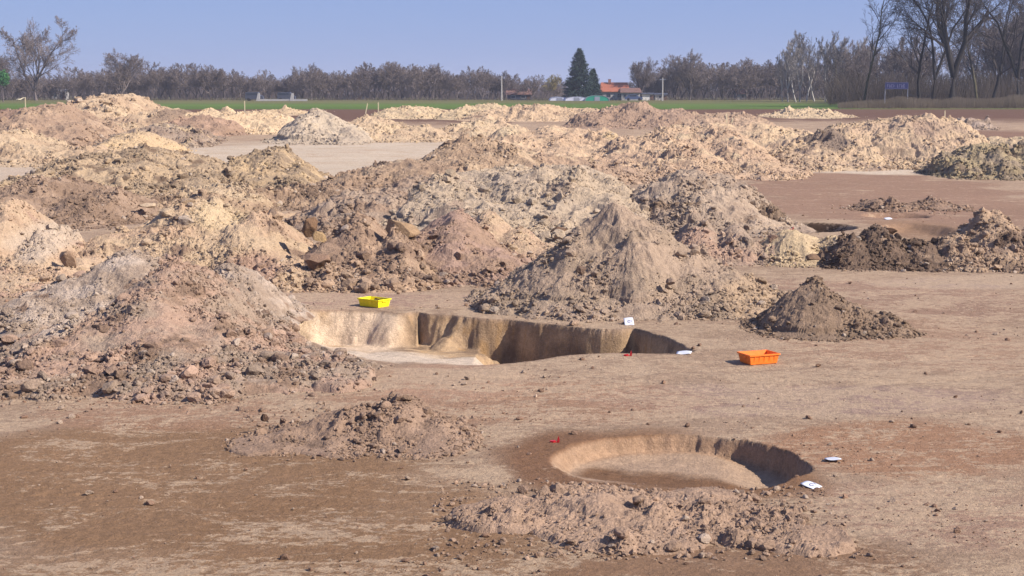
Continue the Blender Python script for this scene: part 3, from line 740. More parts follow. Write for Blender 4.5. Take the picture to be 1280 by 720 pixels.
for i, (dx, dy, s) in enumerate(((.02, .05, .19), (.17, -.09, .15))):
    o = block(468, 381, 34.75, s / 34.75 * F, s * .9 / 34.75 * F, C(120, 96, 74), ('larger dark lump lying inside the yellow crate', 'smaller dark lump in the right corner of the yellow crate')[i], 60 + i)
    rz = math.radians(-38)
    o.location = (yc.location.x + dx * math.cos(rz) - dy * math.sin(rz), yc.location.y + dx * math.sin(rz) + dy * math.cos(rz), yc.location.z + .012 + s * .45)
    o.name = 'dirt_clod'; o['category'] = 'dirt clod'; o['group'] = 'clods in the yellow crate'

# ------------------------------------------------------------------ find cards and red markers
M_PAPER = plain('white_card', (.58, .58, .63), .5, .04, 20, .4); M_INK = plain('pen_marks', (.10, .10, .2), .7, .1)
M_RED = plain('red_plastic', (.55, .012, .022), .4, .1, 30, .5); M_DRED = plain('dark_red_plastic', (.35, .01, .015), .4, .1, 30, .5)
def card(px, py, w, d, rz, label, tx=0, ty=0, ink=0, lift=.01):
    x, y, _ = onground(px, py)
    root = empty('label_card', (x, y, gz(x, y) + lift), label, 'label card', 'white cards marking the pits', math.radians(rz))
    root.rotation_euler = (math.radians(tx), math.radians(ty), math.radians(rz))
    m = MB(); n = 6
    P = []; 
    for k, zz in ((0, 0), (1, .003)):
        for j in range(n + 1):
            for i in range(n + 1):
                u, v = i / n - .5, j / n - .5
                P.append((u * w, v * d, .012 * math.sin(u * 4 + v * 2) + zz))
    S = (n + 1) ** 2; F_ = []
    for j in range(n):
        for i in range(n):
            a = j * (n + 1) + i; F_.append((a, a + n + 1, a + n + 2, a + 1)); F_.append((S + a, S + a + 1, S + a + n + 2, S + a + n + 1))
    for i in range(n):
        for (a, b) in ((i, i + 1), ((n) * (n + 1) + i + 1, (n) * (n + 1) + i), ((i + 1) * (n + 1), i * (n + 1)), (i * (n + 1) + n, (i + 1) * (n + 1) + n)):
            F_.append((a, b, b + S, a + S))
    m.poly(P, F_); m.build('sheet', M_PAPER, root, smooth=True)
    if ink:
        q = MB()       # the same smudged ring and short stroke the photo shows on the card
        for k in range(10):
            a0 = k * .55; a1 = a0 + .45; r = w * .17; cx = w * .02
            def pt(a, rr): 
                X_, Y_ = cx + math.cos(a) * rr, math.sin(a) * rr
                return (X_, Y_, .012 * math.sin(X_ / w * 4 + Y_ / d * 2) + .006)
            q.poly([pt(a0, r), pt(a1, r), pt(a1, r * .62), pt(a0, r * .62)], [(3, 2, 1, 0)])
        X_ = w * .3; q.poly([(X_, -d*.12, .016), (X_ + w*.06, -d*.12, .016), (X_ + w*.06, d*.1, .018), (X_, d*.1, .018)], [(0, 1, 2, 3)])
        q.build('marking', M_INK, root)
    return root
card(786, 405, .19, .20, 8, 'white card with dark marking propped on the upper edge of the long pit', tx=42, ink=1, lift=.06)
card(855, 441, .27, .18, -12, 'white card lying at the right end of the long pit', tx=6, lift=.02)
card(1014, 609, .17, .20, 38, 'white card lying at the lower right rim of the round pit', tx=10, ty=4, ink=1, lift=.02)
card(1041, 576, .20, .17, -6, 'white card seen edge-on with a shadow, right of the round pit', tx=-6, ty=3, lift=.03)
card(1110, 275, .26, .2, 10, 'tiny white card by the pits on the flat plain', tx=12, lift=.05)
card(366, 207, .50, .30, 10, 'white sheet lying on the pale flat below the white cone-shaped heap', tx=18, lift=.06)
def marker(px, py, s, label, z=None):
    if z is None: x, y, _ = onground(px, py); zz = gz(x, y)
    else: x, y, zz = at(px, py, z)
    root = empty('red_marker', (x, y, zz), label, 'marker', 'small red plastic markers at the pits')
    m = MB(); n = 12     # spoon-like tongue
    top = [(-.055 + .042 * math.cos(k * 6.283 / n), .03 * math.sin(k * 6.283 / n), .028 + .006 * math.cos(k * 6.283 / n)) for k in range(n)]
    bot = [(-.055 + .030 * math.cos(k * 6.283 / n), .02 * math.sin(k * 6.283 / n), .0) for k in range(n)]
    m.poly([(a*s, b*s, c*s) for a, b, c in bot + top], [(i,(i+1)%n,n+(i+1)%n,n+i) for i in range(n)] + [tuple(range(n))[::-1], tuple(range(n, 2*n))]); m.build('base', M_RED, root, smooth=False)
    m = MB(); 
    prof = [(.005, 0), (.032, .0), (.040, .035), (.030, .075), (.024, .095), (.012, .06), (.004, .03)]
    m.poly([(a*s, -.006*s, c*s) for a, c in prof] + [(a*s, .006*s, c*s) for a, c in prof], [tuple(range(7)), tuple(range(7, 14))[::-1]] + [(i, i + 7, (i+1) % 7 + 7, (i+1) % 7) for i in range(7)])
    m.build('fin', M_DRED, root)
    m = MB(); m.box(-.02*s, .01*s, -.006*s, .006*s, .004*s, .016*s); m.build('stem', M_RED, root)
marker(696, 553, 1.0, 'red marker on the damp brown rim left of the round pit')
marker(787, 444, 1.15, 'red marker on the near edge of the long pit')
marker(330, 268, 1.5, 'red marker at the left end of the small shaded pit', 44.4)
marker(990, 288, 1.3, 'red marker behind the cream sand heap', 46.5)
marker(1119, 268, 1.4, 'red marker on the flat plain by the tiny spoil pile')

# ------------------------------------------------------------------ survey stakes
M_WOOD = plain('pale_lath', (.62, .52, .34), .8, .15, 8, stretch=(1,1,.2)); M_TAPE = plain('tape', (.8, .72, .5), .5, .05)
def stake(px, pyt, pyb, label, lean=0, tape=False, w=.05):
    D = Dof(pyb); D = min(D, 200)
    x, y, z1 = at(px, pyb, D); zt = at(px, pyt, D)[2]; z0 = float(gbase(D)); hgt = zt - z0
    root = empty('survey_stake', (x, y, z0), label, 'stake', 'wooden survey stakes along the field edge')
    root.rotation_euler = (0, math.radians(lean), 0)
    m = MB(); m.box(-w, w, -w*.6, w*.6, -.1, hgt - .06); m.poly([(-w,-w*.6,hgt-.06),(w,-w*.6,hgt-.06),(w,w*.6,hgt-.06),(-w,w*.6,hgt-.06),(0,0,hgt)],[(0,1,4),(1,2,4),(2,3,4),(3,0,4)])
    m.build('shaft', M_WOOD, root)
    if tape:
        q = MB(); n = 8; L = 1.15; P = []
        for i in range(n + 1):
            t = i / n; P += [(-t*L, .06*math.sin(t*7), hgt-.16-.28*t+.05*math.sin(t*9)), (-t*L, .06*math.sin(t*7)+.01, hgt-.05-.28*t+.05*math.sin(t*9))]
        q.poly(P, [(2*i, 2*i+2, 2*i+3, 2*i+1) for i in range(n)]); q.build('tape', M_TAPE, root)
stake(32, 121, 137, 'pale stake with tape blowing to the left, at the far left', tape=True)
stake(94, 120, 128, 'pale stake half hidden behind the tallest far heap')
stake(306, 126, 140, 'pale stake right of the tallest far heap, before the green field')
stake(457, 129, 142, 'leaning stake left of centre before the green field', lean=12)
stake(473, 128, 142, 'upright pale stake next to the leaning one')
stake(908, 142, 160, 'brownish upright stake of the crossed pair right of centre', w=.06)
stake(913, 147, 160, 'short leaning stake of the crossed pair right of centre', lean=14, w=.05)
stake(1181, 138, 149, 'pale stake behind the large pale heap, before the wood')

# ------------------------------------------------------------------ trees
def skel(seed, hgt, r0, kids=(9, 6, 6, 5), ratio=(.55, .55, .55, .5), ang=(40, 42, 45, 45), trunk_frac=.75, start=.3, wob=.12, up=.25, rmin=.014, droop=0, fork=0, fan=1.0, ff=.2, fs=.32):
    rng = random.Random(seed)
    segs = []
    def perp(d):
        a = Vector((rng.gauss(0,1), rng.gauss(0,1), rng.gauss(0,1))); a = a - a.dot(d) * d
        return a.normalized() if a.length > 1e-4 else Vector((1,0,0))
    def branch(p, d, L, r, lev):
        n = max(2, (9, 6, 4, 3, 2)[min(lev, 4)])
        pts = [(p.copy(), r)]; dd = d.copy()
        for i in range(n):
            dd = (dd + perp(dd) * rng.gauss(0, wob) + Vector((0, 0, up * (.35 if lev else .1) - droop * (lev > 1)))).normalized()
            p = p + dd * (L / n); rr = max(rmin, r * (1 - (i + 1) / n * (.72 if lev == 0 else .85)))
            pts.append((p.copy(), rr))
        for a, b in zip(pts[:-1], pts[1:]): segs.append((a[0], b[0], a[1], b[1], lev))
        if lev < len(kids):
            k = kids[lev]; k = max(1, round(k * rng.uniform(.8, 1.2)))
            for j in range(k):
                s = start if lev == 0 else .18
                t = s + (1 - s) * (j + rng.random() * .8) / k; t = min(t, .99)
                fi = t * n; i = int(fi); fr = fi - i
                q = pts[i][0].lerp(pts[i+1][0], fr); rq = pts[i][1] * (1 - fr) + pts[i+1][1] * fr
                base = (pts[i+1][0] - pts[i][0]).normalized()
                A = math.radians(ang[lev] * rng.uniform(.6, 1.3) * fan)
                nd = (base * math.cos(A) + perp(base) * math.sin(A)).normalized()
                if lev == 0: nl = L * ratio[0] * (1.15 - .75 * (t - s) / (1 - s)) * rng.uniform(.75, 1.2)
                else: nl = L * ratio[lev] * (1.1 - .45 * t) * rng.uniform(.7, 1.25)
                branch(q, nd, nl, max(rmin, rq * rng.uniform(.5, .72)), lev + 1)
    if fork:
        branch(Vector((0,0,0)), Vector((rng.gauss(0,.05),rng.gauss(0,.05),1)).normalized(), hgt*ff, r0, 9)
        top = segs[-1][1]
        for j in range(fork):
            a = j * 6.283 / fork + rng.random() * .8
            sp = fs * rng.uniform(.6, 1.3)
            branch(top - Vector((0,0,.05)), Vector((math.cos(a)*sp, math.sin(a)*sp, 1)).normalized(), hgt * (1 - ff) * rng.uniform(.8, 1), r0 * .68, 0)
    else:
        branch(Vector((0,0,0)), Vector((rng.gauss(0,.04),rng.gauss(0,.04),1)).normalized(), hgt * .97, r0, 0)
    return segs

def tubes(name, segs, sides):
    A = np.array([s[0][:] for s in segs]); B = np.array([s[1][:] for s in segs]); r0 = np.array([s[2] for s in segs]); r1 = np.array([s[3] for s in segs])
    d = B - A; d /= np.linalg.norm(d, axis=1)[:, None] + 1e-9
    ref = np.where(np.abs(d[:, 2:3]) > .9, np.array([[1., 0, 0]]), np.array([[0, 0, 1.]]))
    u = np.cross(d, ref); u /= np.linalg.norm(u, axis=1)[:, None]; v = np.cross(d, u)
    V = np.zeros((len(segs), 2 * sides, 3))
    for k in range(sides):
        a = k * 2 * math.pi / sides; o = u * math.cos(a) + v * math.sin(a)
        V[:, k] = A + o * r0[:, None]; V[:, sides + k] = B + o * r1[:, None]
    q = np.array([(k, (k + 1) % sides, sides + (k + 1) % sides, sides + k) for k in range(sides)])
    Fc = (q[None] + (np.arange(len(segs)) * 2 * sides)[:, None, None]).reshape(-1, 4)
    return np_mesh(name, V.reshape(-1, 3), Fc, 4, sides > 4)

def tree_proto(seed, mat_t, mat_c, split=1, **kw):
    s = skel(seed, **kw)
    tr = [q for q in s if q[4] <= split - 1 or q[4] == 9]; cr = [q for q in s if not (q[4] <= split - 1 or q[4] == 9)]
    mt = tubes('trunk', tr, 7); mt.materials.append(mat_t)
    mc = tubes('crown', cr, 3); mc.materials.append(mat_c)
    top = max(q[1].z for q in s)
    return mt, mc, top

def place_tree(proto, px, D, pyt, label, group=None, name='bare_tree', cat='bare tree', rz=None, zb=None, hscale=None, wide=1.0, rng=random):
    mt, mc, top = proto
    x = at(px, 125, D)[0]; z0 = float(gbase(D)) - .1
    s = (at(px, pyt, D)[2] - z0) / top if hscale is None else hscale
    root = empty(name, (x, D, z0), label, cat, group, rz if rz is not None else rng.uniform(0, 6.28))
    root.scale = (s * wide, s * wide, s)
    for n, me in (('trunk', mt), ('crown', mc)):
        o = bpy.data.objects.new(n, me); COL.objects.link(o); o.parent = root
    return root

M_BARK = plain('bark', (.13, .105, .10), .9, .3, 3); M_TWIG = plain('twigs', (.165, .13, .118), .9, .25, .6)
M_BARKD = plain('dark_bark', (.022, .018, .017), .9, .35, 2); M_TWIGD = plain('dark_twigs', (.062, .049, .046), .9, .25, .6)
M_BARKP = plain('pale_bark', (.36, .33, .30), .9, .25, 2); M_TWIGP = plain('pale_twigs', (.25, .22, .205), .9, .2, .6)
M_MOSS = plain('mossy_bark', (.085, .075, .04), .9, .3, 2); M_TWIGY = plain('yellow_twigs', (.27, .22, .10), .9, .2, .6)

far = [tree_proto(100 + i, M_BARK, M_TWIG, hgt=9, r0=.16, kids=(9, 6, 5, 5), ratio=(.55, .52, .5, .5), ang=(40, 42, 45, 45), start=.12, rmin=.02, up=.25, fork=(3, 2, 4, 3, 2)[i % 5], ff=.1, fs=.42) for i in range(5)]
pale = [tree_proto(200 + i, M_BARKP, M_TWIGP, hgt=14, r0=.2, kids=(11, 6, 5, 5), ratio=(.42, .5, .5, .5), ang=(26, 30, 36, 40), start=.15, rmin=.02, up=.5, fork=(3, 2, 0)[i]) for i in range(3)]
oak = [tree_proto(300 + i, M_BARK, M_TWIG, hgt=19, r0=.5, kids=(11, 8, 7, 6), ratio=(.55, .52, .5, .5), ang=(42, 42, 45, 45), start=.08, rmin=.024, wob=.13, up=.14, fork=3 + i, ff=.14, fs=.5) for i in range(2)]
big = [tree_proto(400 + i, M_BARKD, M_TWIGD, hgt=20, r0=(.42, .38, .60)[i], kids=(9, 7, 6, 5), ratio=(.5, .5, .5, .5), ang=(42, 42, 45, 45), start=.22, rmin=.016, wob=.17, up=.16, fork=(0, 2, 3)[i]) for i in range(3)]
mossy = tree_proto(420, M_MOSS, M_TWIGD, hgt=17, r0=.24, kids=(10, 6, 5, 5), ratio=(.42, .5, .5, .5), ang=(38, 40, 45, 45), start=.3, rmin=.015, wob=.13, up=.25)
willow = tree_proto(430, M_BARK, M_TWIGY, hgt=8, r0=.2, kids=(10, 7, 6, 6), ratio=(.5, .5, .5, .55), ang=(45, 40, 40, 35), start=.2, rmin=.02, up=.2, droop=.15, fork=3)

R = random.Random(12)
top_y = [(-60,84),(0,92),(60,92),(85,90),(120,84),(180,84),(240,78),(300,86),(325,92),(345,92),(385,80),(410,84),(450,78),(500,76),(535,82),(570,88),(590,83),(640,86),(655,96),(700,93),(720,104),(770,108),(790,98),(815,88),(840,80),(870,78),(905,74),(945,72),(975,78),(1045,70)]
tx, ty = zip(*top_y)
G_LINE = 'bare trees forming the far treeline behind the green field'
k = 0
for row, (D, stp) in enumerate(((392, 9), (420, 12))):
    px = -50 + row * 4
    while px < 1050:
        t = float(np.interp(px, tx, ty)) + R.gauss(4, 3.6) - row * 1.0
        if not (700 < px < 795 and row == 0) and not (640 < px < 700 and row == 0 and R.random() < .6):
            place_tree(far[k % 5], px, D + R.uniform(-6, 6), t, 'leafless twiggy tree, one of many in the far treeline', G_LINE, rng=R, wide=R.uniform(1.0, 1.4)); k += 1
        px += stp * R.uniform(.6, 1.4)
place_tree(oak[0], 45, 372, 19, 'tall spreading bare tree at the far left, towering over the treeline', rz=1.0, wide=1.0)
place_tree(oak[1], 8, 388, 62, 'smaller bare tree beside the tall spreading one at the left edge', rz=2.0)
place_tree(oak[1], 154, 378, 59, 'rounded bare tree above the treeline behind the tallest far heap', rz=.3, wide=1.1)
place_tree(oak[1], 799, 380, 70, 'rounded bare tree just right of the orange-roofed house', rz=4)
place_tree(oak[1], 862, 384, 60, 'highest bare tree in the clump right of the white pole', rz=2.6)
place_tree(oak[0], 845, 390, 72, 'bare tree left of the highest one in the clump by the white pole', rz=5)
place_tree(far[1], 331, 385, 86, 'dark slim tree standing out behind the low white wall', rz=5)
place_tree(far[3], 389, 385, 78, 'dark slim tree at the right end of the low white wall', rz=1)
place_tree(willow, 690, 380, 92, 'yellowish budding tree left of the spruce', cat='budding tree', name='budding_tree')
place_tree(far[2], 665, 384, 94, 'grey twiggy tree between the yellowish tree and the far left pole')
# pale poplars
for i, (px, py, D) in enumerate([(985,47,335),(1000,40,340),(1018,36,345),(1032,44,330),(1045,38,340),(995,60,325),(1060,50,335),(1090,58,330),(1008,52,350),(978,66,345),(1110,60,340),(1135,66,335),(1075,44,345)]):
    place_tree(pale[i % 3], px, D, py, 'pale grey-barked bare tree in the clump left of the dark roadside trees', 'pale trees at the left end of the wood', rng=R, wide=R.uniform(.9, 1.2))
# dark wood at the right
for i in range(46):
    px = R.uniform(1050, 1340); D = R.uniform(262, 330)
    t = np.interp(px, [1050, 1110, 1140, 1200, 1240, 1300], [66, 70, 60, 42, 22, 0]) + R.gauss(0, 12)
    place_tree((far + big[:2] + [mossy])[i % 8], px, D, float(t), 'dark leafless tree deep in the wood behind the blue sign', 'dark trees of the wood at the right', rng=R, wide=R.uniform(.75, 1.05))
place_tree(mossy, 1079, 236, -22, 'slender tree with a mossy yellow-green trunk left of the blue sign', rz=.6, wide=.9)
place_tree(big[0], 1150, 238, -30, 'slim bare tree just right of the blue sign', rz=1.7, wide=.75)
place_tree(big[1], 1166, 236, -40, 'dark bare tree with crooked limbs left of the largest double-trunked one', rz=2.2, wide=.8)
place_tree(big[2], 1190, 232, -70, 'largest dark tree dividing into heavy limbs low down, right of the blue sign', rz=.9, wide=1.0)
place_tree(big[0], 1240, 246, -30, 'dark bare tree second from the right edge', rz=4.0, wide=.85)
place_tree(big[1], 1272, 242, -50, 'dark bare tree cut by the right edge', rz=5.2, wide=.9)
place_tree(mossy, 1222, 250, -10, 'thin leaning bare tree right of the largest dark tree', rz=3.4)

# brush and reeds: uncountable
def brush(name, x0p, x1p, D0, D1, hy, n, mat, rad, lean=.22, seed=0):
    rng = np.random.default_rng(seed)
    px = rng.uniform(x0p, x1p, n); D = rng.uniform(D0, D1, n)
    hgt = np.clip(np.interp(px, [p[0] for p in hy], [p[1] for p in hy]) * (.45 + .75 * rng.uniform(0, 1, n)) * (1 + .3 * vnoise(px / 18., px * 0, seed)), .15, None)
    x = (px - 640) / F * D / CP * 1.0; z = gbase(D) - .05
    A = np.stack([x, D, z], 1); d = np.stack([rng.normal(0, lean, n), rng.normal(0, lean, n), np.ones(n)], 1)
    st = rng.uniform(0, .35, n)[:, None]
    B = A + d * hgt[:, None]; A2 = A + d * hgt[:, None] * st
    class Q: pass
    segs = [(a, b, rad, rad * .5) for a, b in zip(A2, B)]
    me = tubes(name, segs, 3)
    o = add_obj(name, me, None, mat); tag(o, kind='stuff')
M_BRUSH = plain('brush_twigs', (.15, .12, .12), .95, .3, .3); M_REED = plain('dry_reeds', (.115, .09, .068), .95, .3, .3); M_UND = plain('undergrowth', (.075, .058, .048), .95, .3, .3)
brush('brush', -60, 1060, 396, 440, [(-60,4.6),(640,4.2),(660,3),(700,3.4),(790,2.6),(830,4.6),(1060,5.6)], 24000, M_BRUSH, .035, .25, 1)
brush('undergrowth', 1030, 1340, 250, 330, [(1030,4),(1340,5)], 11000, M_UND, .03, .28, 2)
brush('reeds', 1042, 1340, 214, 240, [(1042,.6),(1080,1.1),(1120,1.3),(1200,1.2),(1340,1.8)], 15000, M_REED, .02, .13, 3)
brush('dry_grass', -60, 1050, 372, 390, [(-60,.5),(1050,.6)], 5000, M_REED, .03, .4, 4)

# spruces
M_NEEDLE = plain('spruce_needles', (.030, .050, .040), .85, .5, .8); 
def spruce(px, D, pyt, wpx, label, seed):
    rng = np.random.default_rng(seed)
    x = at(px, 125, D)[0]; z0 = float(gbase(D)); Ht = at(px, pyt, D)[2] - z0; Rm = wpx / 2 * D / F
    root = empty('spruce_tree', (x, D, z0), label, 'spruce tree')
    MB().cyl(0, 0, 0, Ht * .97, .24, .02).build('trunk', M_BARKD, root)
    V = []; nb = 0
    z = .06 * Ht
    while z < Ht * .99:
        f = 1 - z / Ht; Lb = Rm * (f ** .8) * 1.0 + .12
        nbr = int(7 + 6 * f)
        for b in range(nbr):
            a = rng.uniform(0, 6.28); L = Lb * rng.uniform(.68, 1.12); slope = rng.uniform(-.35, -.05) + .35 * (z / Ht)
            n = int(10 + L * 22)
            for k in range(n):
                t = math.sqrt((k + rng.random()) / n); r = L * t
                c = np.array([math.cos(a) * r, math.sin(a) * r, z + slope * r + .12 * r * t])
                c += rng.normal(0, .07 + .1 * t, 3)
                w = .42 * (1 - .3 * t); dv = np.array([math.cos(a + rng.normal(0, .9)), math.sin(a + rng.normal(0, .9)), rng.normal(-.25, .3)]) * w
                pv = np.cross(dv, rng.normal(size=3)); pv = pv / np.linalg.norm(pv) * w * .28
                V += [c - pv, c + pv, c + dv]
        z += .20 + .16 * f
    V = np.array(V); me = np_mesh('foliage', V, np.arange(len(V)).reshape(-1, 3), 3, False)
    add_obj('foliage', me, root, M_NEEDLE)
spruce(724, 368, 61, 46, 'tall dark green spruce in front of the orange-roofed house', 1)
spruce(741, 372, 86, 26, 'shorter dark spruce touching the right side of the tall one', 2)
# ivy-green shrub at the left edge
def leafy(px, D, pyc, rpx, label, mat):
    rng = np.random.default_rng(5); x, y, zc = at(px, pyc, D); z0 = float(gbase(D)); r = rpx * D / F
    root = empty('evergreen_tree', (x, y, z0), label, 'evergreen tree')
    MB().cyl(0, 0, 0, zc - z0, .12, .06).build('trunk', M_BARK, root)
    n = 2600; u = rng.normal(size=(n, 3)); u /= np.linalg.norm(u, axis=1)[:, None]
    c = u * (r * rng.uniform(.5, 1.0, n) * (1 + .25 * np.sin(u[:, 0] * 7) * np.cos(u[:, 2] * 6)))[:, None] * np.array([1, 1, 1.15]) + np.array([0, 0, zc - z0])
    a = rng.normal(size=(n, 3)) * .14; b = rng.normal(size=(n, 3)) * .14
    V = np.stack([c, c + a, c + b], 1).reshape(-1, 3)
    add_obj('foliage', np_mesh('foliage', V, np.arange(3 * n).reshape(-1, 3), 3, False), root, mat)
leafy(3, 330, 98, 8, 'small bright green rounded tree cut by the left edge', plain('green_leaves', (.05, .16, .045), .8, .4, 1))

# ------------------------------------------------------------------ buildings and other far things
M_WALL = plain('white_render', (.36, .34, .33), .9, .12, .8); M_TILE = plain('orange_tiles', (.30, .105, .06), .85, .22, 2.0)
M_TILE2 = plain('old_red_tiles', (.16, .09, .075), .9, .25, 2.0); M_GLASS = plain('dark_glass', (.03, .035, .05), .2, .1, 2, .5)
M_GREYR = plain('grey_sheet', (.06, .065, .09), .6, .15, 1.0); M_GHW = plain('greenhouse_film', (.60, .60, .72), .45, .12, 1.0, .4)
M_GHG = plain('green_film', (.02, .26, .17), .5, .12, 1.0, .4); M_FRAME = plain('grey_frame', (.25, .26, .32), .6, .1)
M_POLE = plain('concrete_pole', (.42, .39, .36), .85, .12, 1.0); M_DOOR = plain('brown_door', (.12, .07, .05), .7, .15); M_BRICK = plain('red_brick', (.25, .12, .09), .9, .2, 6)
M_TEAL = plain('teal_panel', (.10, .28, .28), .6, .1, 1)

def building(name, px0, px1, py_eave, py_ridge, D, depth, mw, mr, label, cat, wins=3, chimney=None, hip=.0, door=True, base_y=None, rz=0):
    x0, x1 = at(px0, 125, D)[0], at(px1, 125, D)[0]; z0 = float(gbase(D)); ze = at(px0, py_eave, D)[2] - z0; zr = at(px0, py_ridge, D)[2] - z0
    w = x1 - x0
    root = empty(name, ((x0 + x1) / 2, D, z0), label, cat, rz=rz)
    h = w / 2
    MB().box(-h, h, 0, depth, -.2, ze).poly([(-h, 0, ze), (-h, depth, ze), (-h, depth/2, zr-.08)], [(0,1,2)]).poly([(h, 0, ze), (h, depth, ze), (h, depth/2, zr-.08)], [(0,2,1)]).build('wall', mw, root)
    o = .35; e = hip * w
    r = MB(); t = .12
    P = [(-h-o, -o, ze-.1), (h+o, -o, ze-.1), (h+o, depth+o, ze-.1), (-h-o, depth+o, ze-.1), (-h-o+e, depth/2, zr), (h+o-e, depth/2, zr)]
    P2 = [(a, b, c + t) for a, b, c in P]
    r.poly(P + P2, [(0,4,5,1),(2,5,4,3),(6,7,11,10),(8,9,10,11),(0,1,7,6),(2,3,9,8),(0,6,10,4),(3,4,10,9),(1,5,11,7),(2,8,11,5)])
    rf = r.build('roof', mr, root)
    if chimney is not None:
        MB().box(chimney*w-.3, chimney*w+.3, depth/2-.3-.6, depth/2+.3-.6, zr-.9, zr+.75).box(chimney*w-.36, chimney*w+.36, depth/2-.36-.6, depth/2+.36-.6, zr+.76, zr+.86).build('chimney', M_BRICK, rf)
    for i in range(wins):
        cx = -h + w * (i + .6) / (wins + .4); ww, wh = min(.5, w * .09), min(.5, ze * .2)
        f = MB()
        for (a, b, c, d) in ((cx-ww-.08, cx+ww+.08, ze*.55-wh-.08, ze*.55-wh), (cx-ww-.08, cx+ww+.08, ze*.55+wh, ze*.55+wh+.08), (cx-ww-.08, cx-ww, ze*.55-wh, ze*.55+wh), (cx+ww, cx+ww+.08, ze*.55-wh, ze*.55+wh)):
            f.box(a, b, -.05, -.003, c, d)
        fo = f.build('window', M_WALL, root)
        MB().box(cx-ww+.002, cx+ww-.002, -.025, -.004, ze*.55-wh+.002, ze*.55+wh-.002).build('pane', M_GLASS, fo)
    if door:
        MB().box(h*.78-.42, h*.78+.42, -.04, -.004, 0, min(2.0, ze*.8)).build('door', M_DOOR, root)
    return root
building('house', 752, 786, 114.5, 103.5, 376, 8, M_WALL, M_TILE, 'white house with a bright orange tiled roof and chimney, right of the spruce', 'house', 2, -.18, hip=.06)
building('outbuilding', 777, 800, 115.5, 110.5, 374, 5, M_WALL, M_TILE2, 'low white outbuilding with a red-tiled roof at the right side of the orange-roofed house', 'outbuilding', 3, None, hip=.05, door=False)
building('shed', 716, 736, 118, 112, 380, 6, M_BRICK, M_TILE2, 'reddish shed roof showing under the spruce', 'shed', 1, None)
building('house', 634, 664, 118, 111.5, 388, 7, M_GREYR, M_TILE2, 'house with a faded red roof left of the yellowish tree', 'house', 2, .2)
building('shed', 921, 938, 117, 111.5, 394, 5, M_WALL, M_TILE2, 'small shed with a red roof before the treeline, left of the pale trees', 'shed', 1, None)
building('white_hut', 803, 816, 117.5, 116.5, 378, 3, plain('whitewash', (.62, .60, .58), .9, .06), M_GREYR, 'small bright white hut left of the white pole', 'hut', 0, None)
building('white_hut', 819, 833, 118, 117, 380, 3, M_WALL, M_GREYR, 'small off-white hut at the foot of the white pole', 'hut', 1, None)
building('white_hut', 66, 81, 114, 112, 397, 4, M_WALL, M_WALL, 'white hut showing between the bushes right of the tall spreading tree', 'hut', 2, None)
building('grey_barn', 575, 620, 117, 114.5, 412, 8, M_GREYR, M_GREYR, 'long bluish-grey barn seen through the trunks left of the far left pole', 'barn', 5, None)
building('grey_barn', 420, 452, 118, 115.5, 410, 7, M_GREYR, M_GREYR, 'bluish-grey barn seen through the trunks right of the low white wall', 'barn', 3, None)

def tunnel(px0, px1, pyt, D, depth, mat, label, skew=0):
    x0, x1 = at(px0, 125, D)[0], at(px1, 125, D)[0]; z0 = float(gbase(D)); ht = at(px0, pyt, D)[2] - z0; w = (x1 - x0) / 2
    root = empty('polytunnel', ((x0 + x1) / 2, D, z0), label, 'polytunnel', 'plastic greenhouses beside the house')
    n = 12; m = MB(); P = []
    for yy in (0, depth):
        for i in range(n + 1):
            a = math.pi * i / n; P.append((-w * math.cos(a), yy, ht * math.sin(a) ** .75))
    m.poly(P, [(i, i+1, n+2+i, n+1+i) for i in range(n)] + [tuple(range(n+1))[::-1], tuple(range(n+1, 2*n+2))]); m.build('cover', mat, root, smooth=False)
    q = MB()
    for i in range(n):
        a, b = P[i], P[i+1]
        q.poly([(a[0]*1.01, -.06, a[2]*1.01), (b[0]*1.01, -.06, b[2]*1.01), (b[0]*1.01, .1, b[2]*1.01), (a[0]*1.01, .1, a[2]*1.01), (a[0]*.95, -.06, a[2]*.95), (b[0]*.95, -.06, b[2]*.95)], [(0,1,2,3),(0,4,5,1)])
    q.build('frame', M_FRAME, root)
    d = MB().box(-.6, .6, -.07, -.01, 0, ht*.75); d.build('door', M_FRAME, root)
tunnel(687, 712, 121, 366, 10, M_GHW, 'leftmost whitish polytunnel, left of the spruce foot')
tunnel(706, 736, 120.5, 364, 10, M_GHW, 'middle whitish polytunnel under the tall spruce')
tunnel(731, 762, 119, 362, 10, M_GHG, 'green-covered polytunnel at the foot of the shorter spruce')

def pole(px, pyt, D, label, arms=0):
    x = at(px, 125, D)[0]; z0 = float(gbase(D)); h = at(px, pyt, D)[2] - z0
    root = empty('utility_pole', (x, D, z0), label, 'pole', 'concrete utility poles before the treeline')
    MB().cyl(0, 0, 0, h, .17, .11, 8).build('shaft', M_POLE, root)
    MB().box(-.7, .7, -.06, .06, h-.5, h-.38).build('crossarm', M_FRAME, root)
pole(828, 97, 362, 'white pole standing before the trees right of the orange-roofed house')
pole(627, 95, 368, 'white pole standing before the trees left of the yellowish tree')

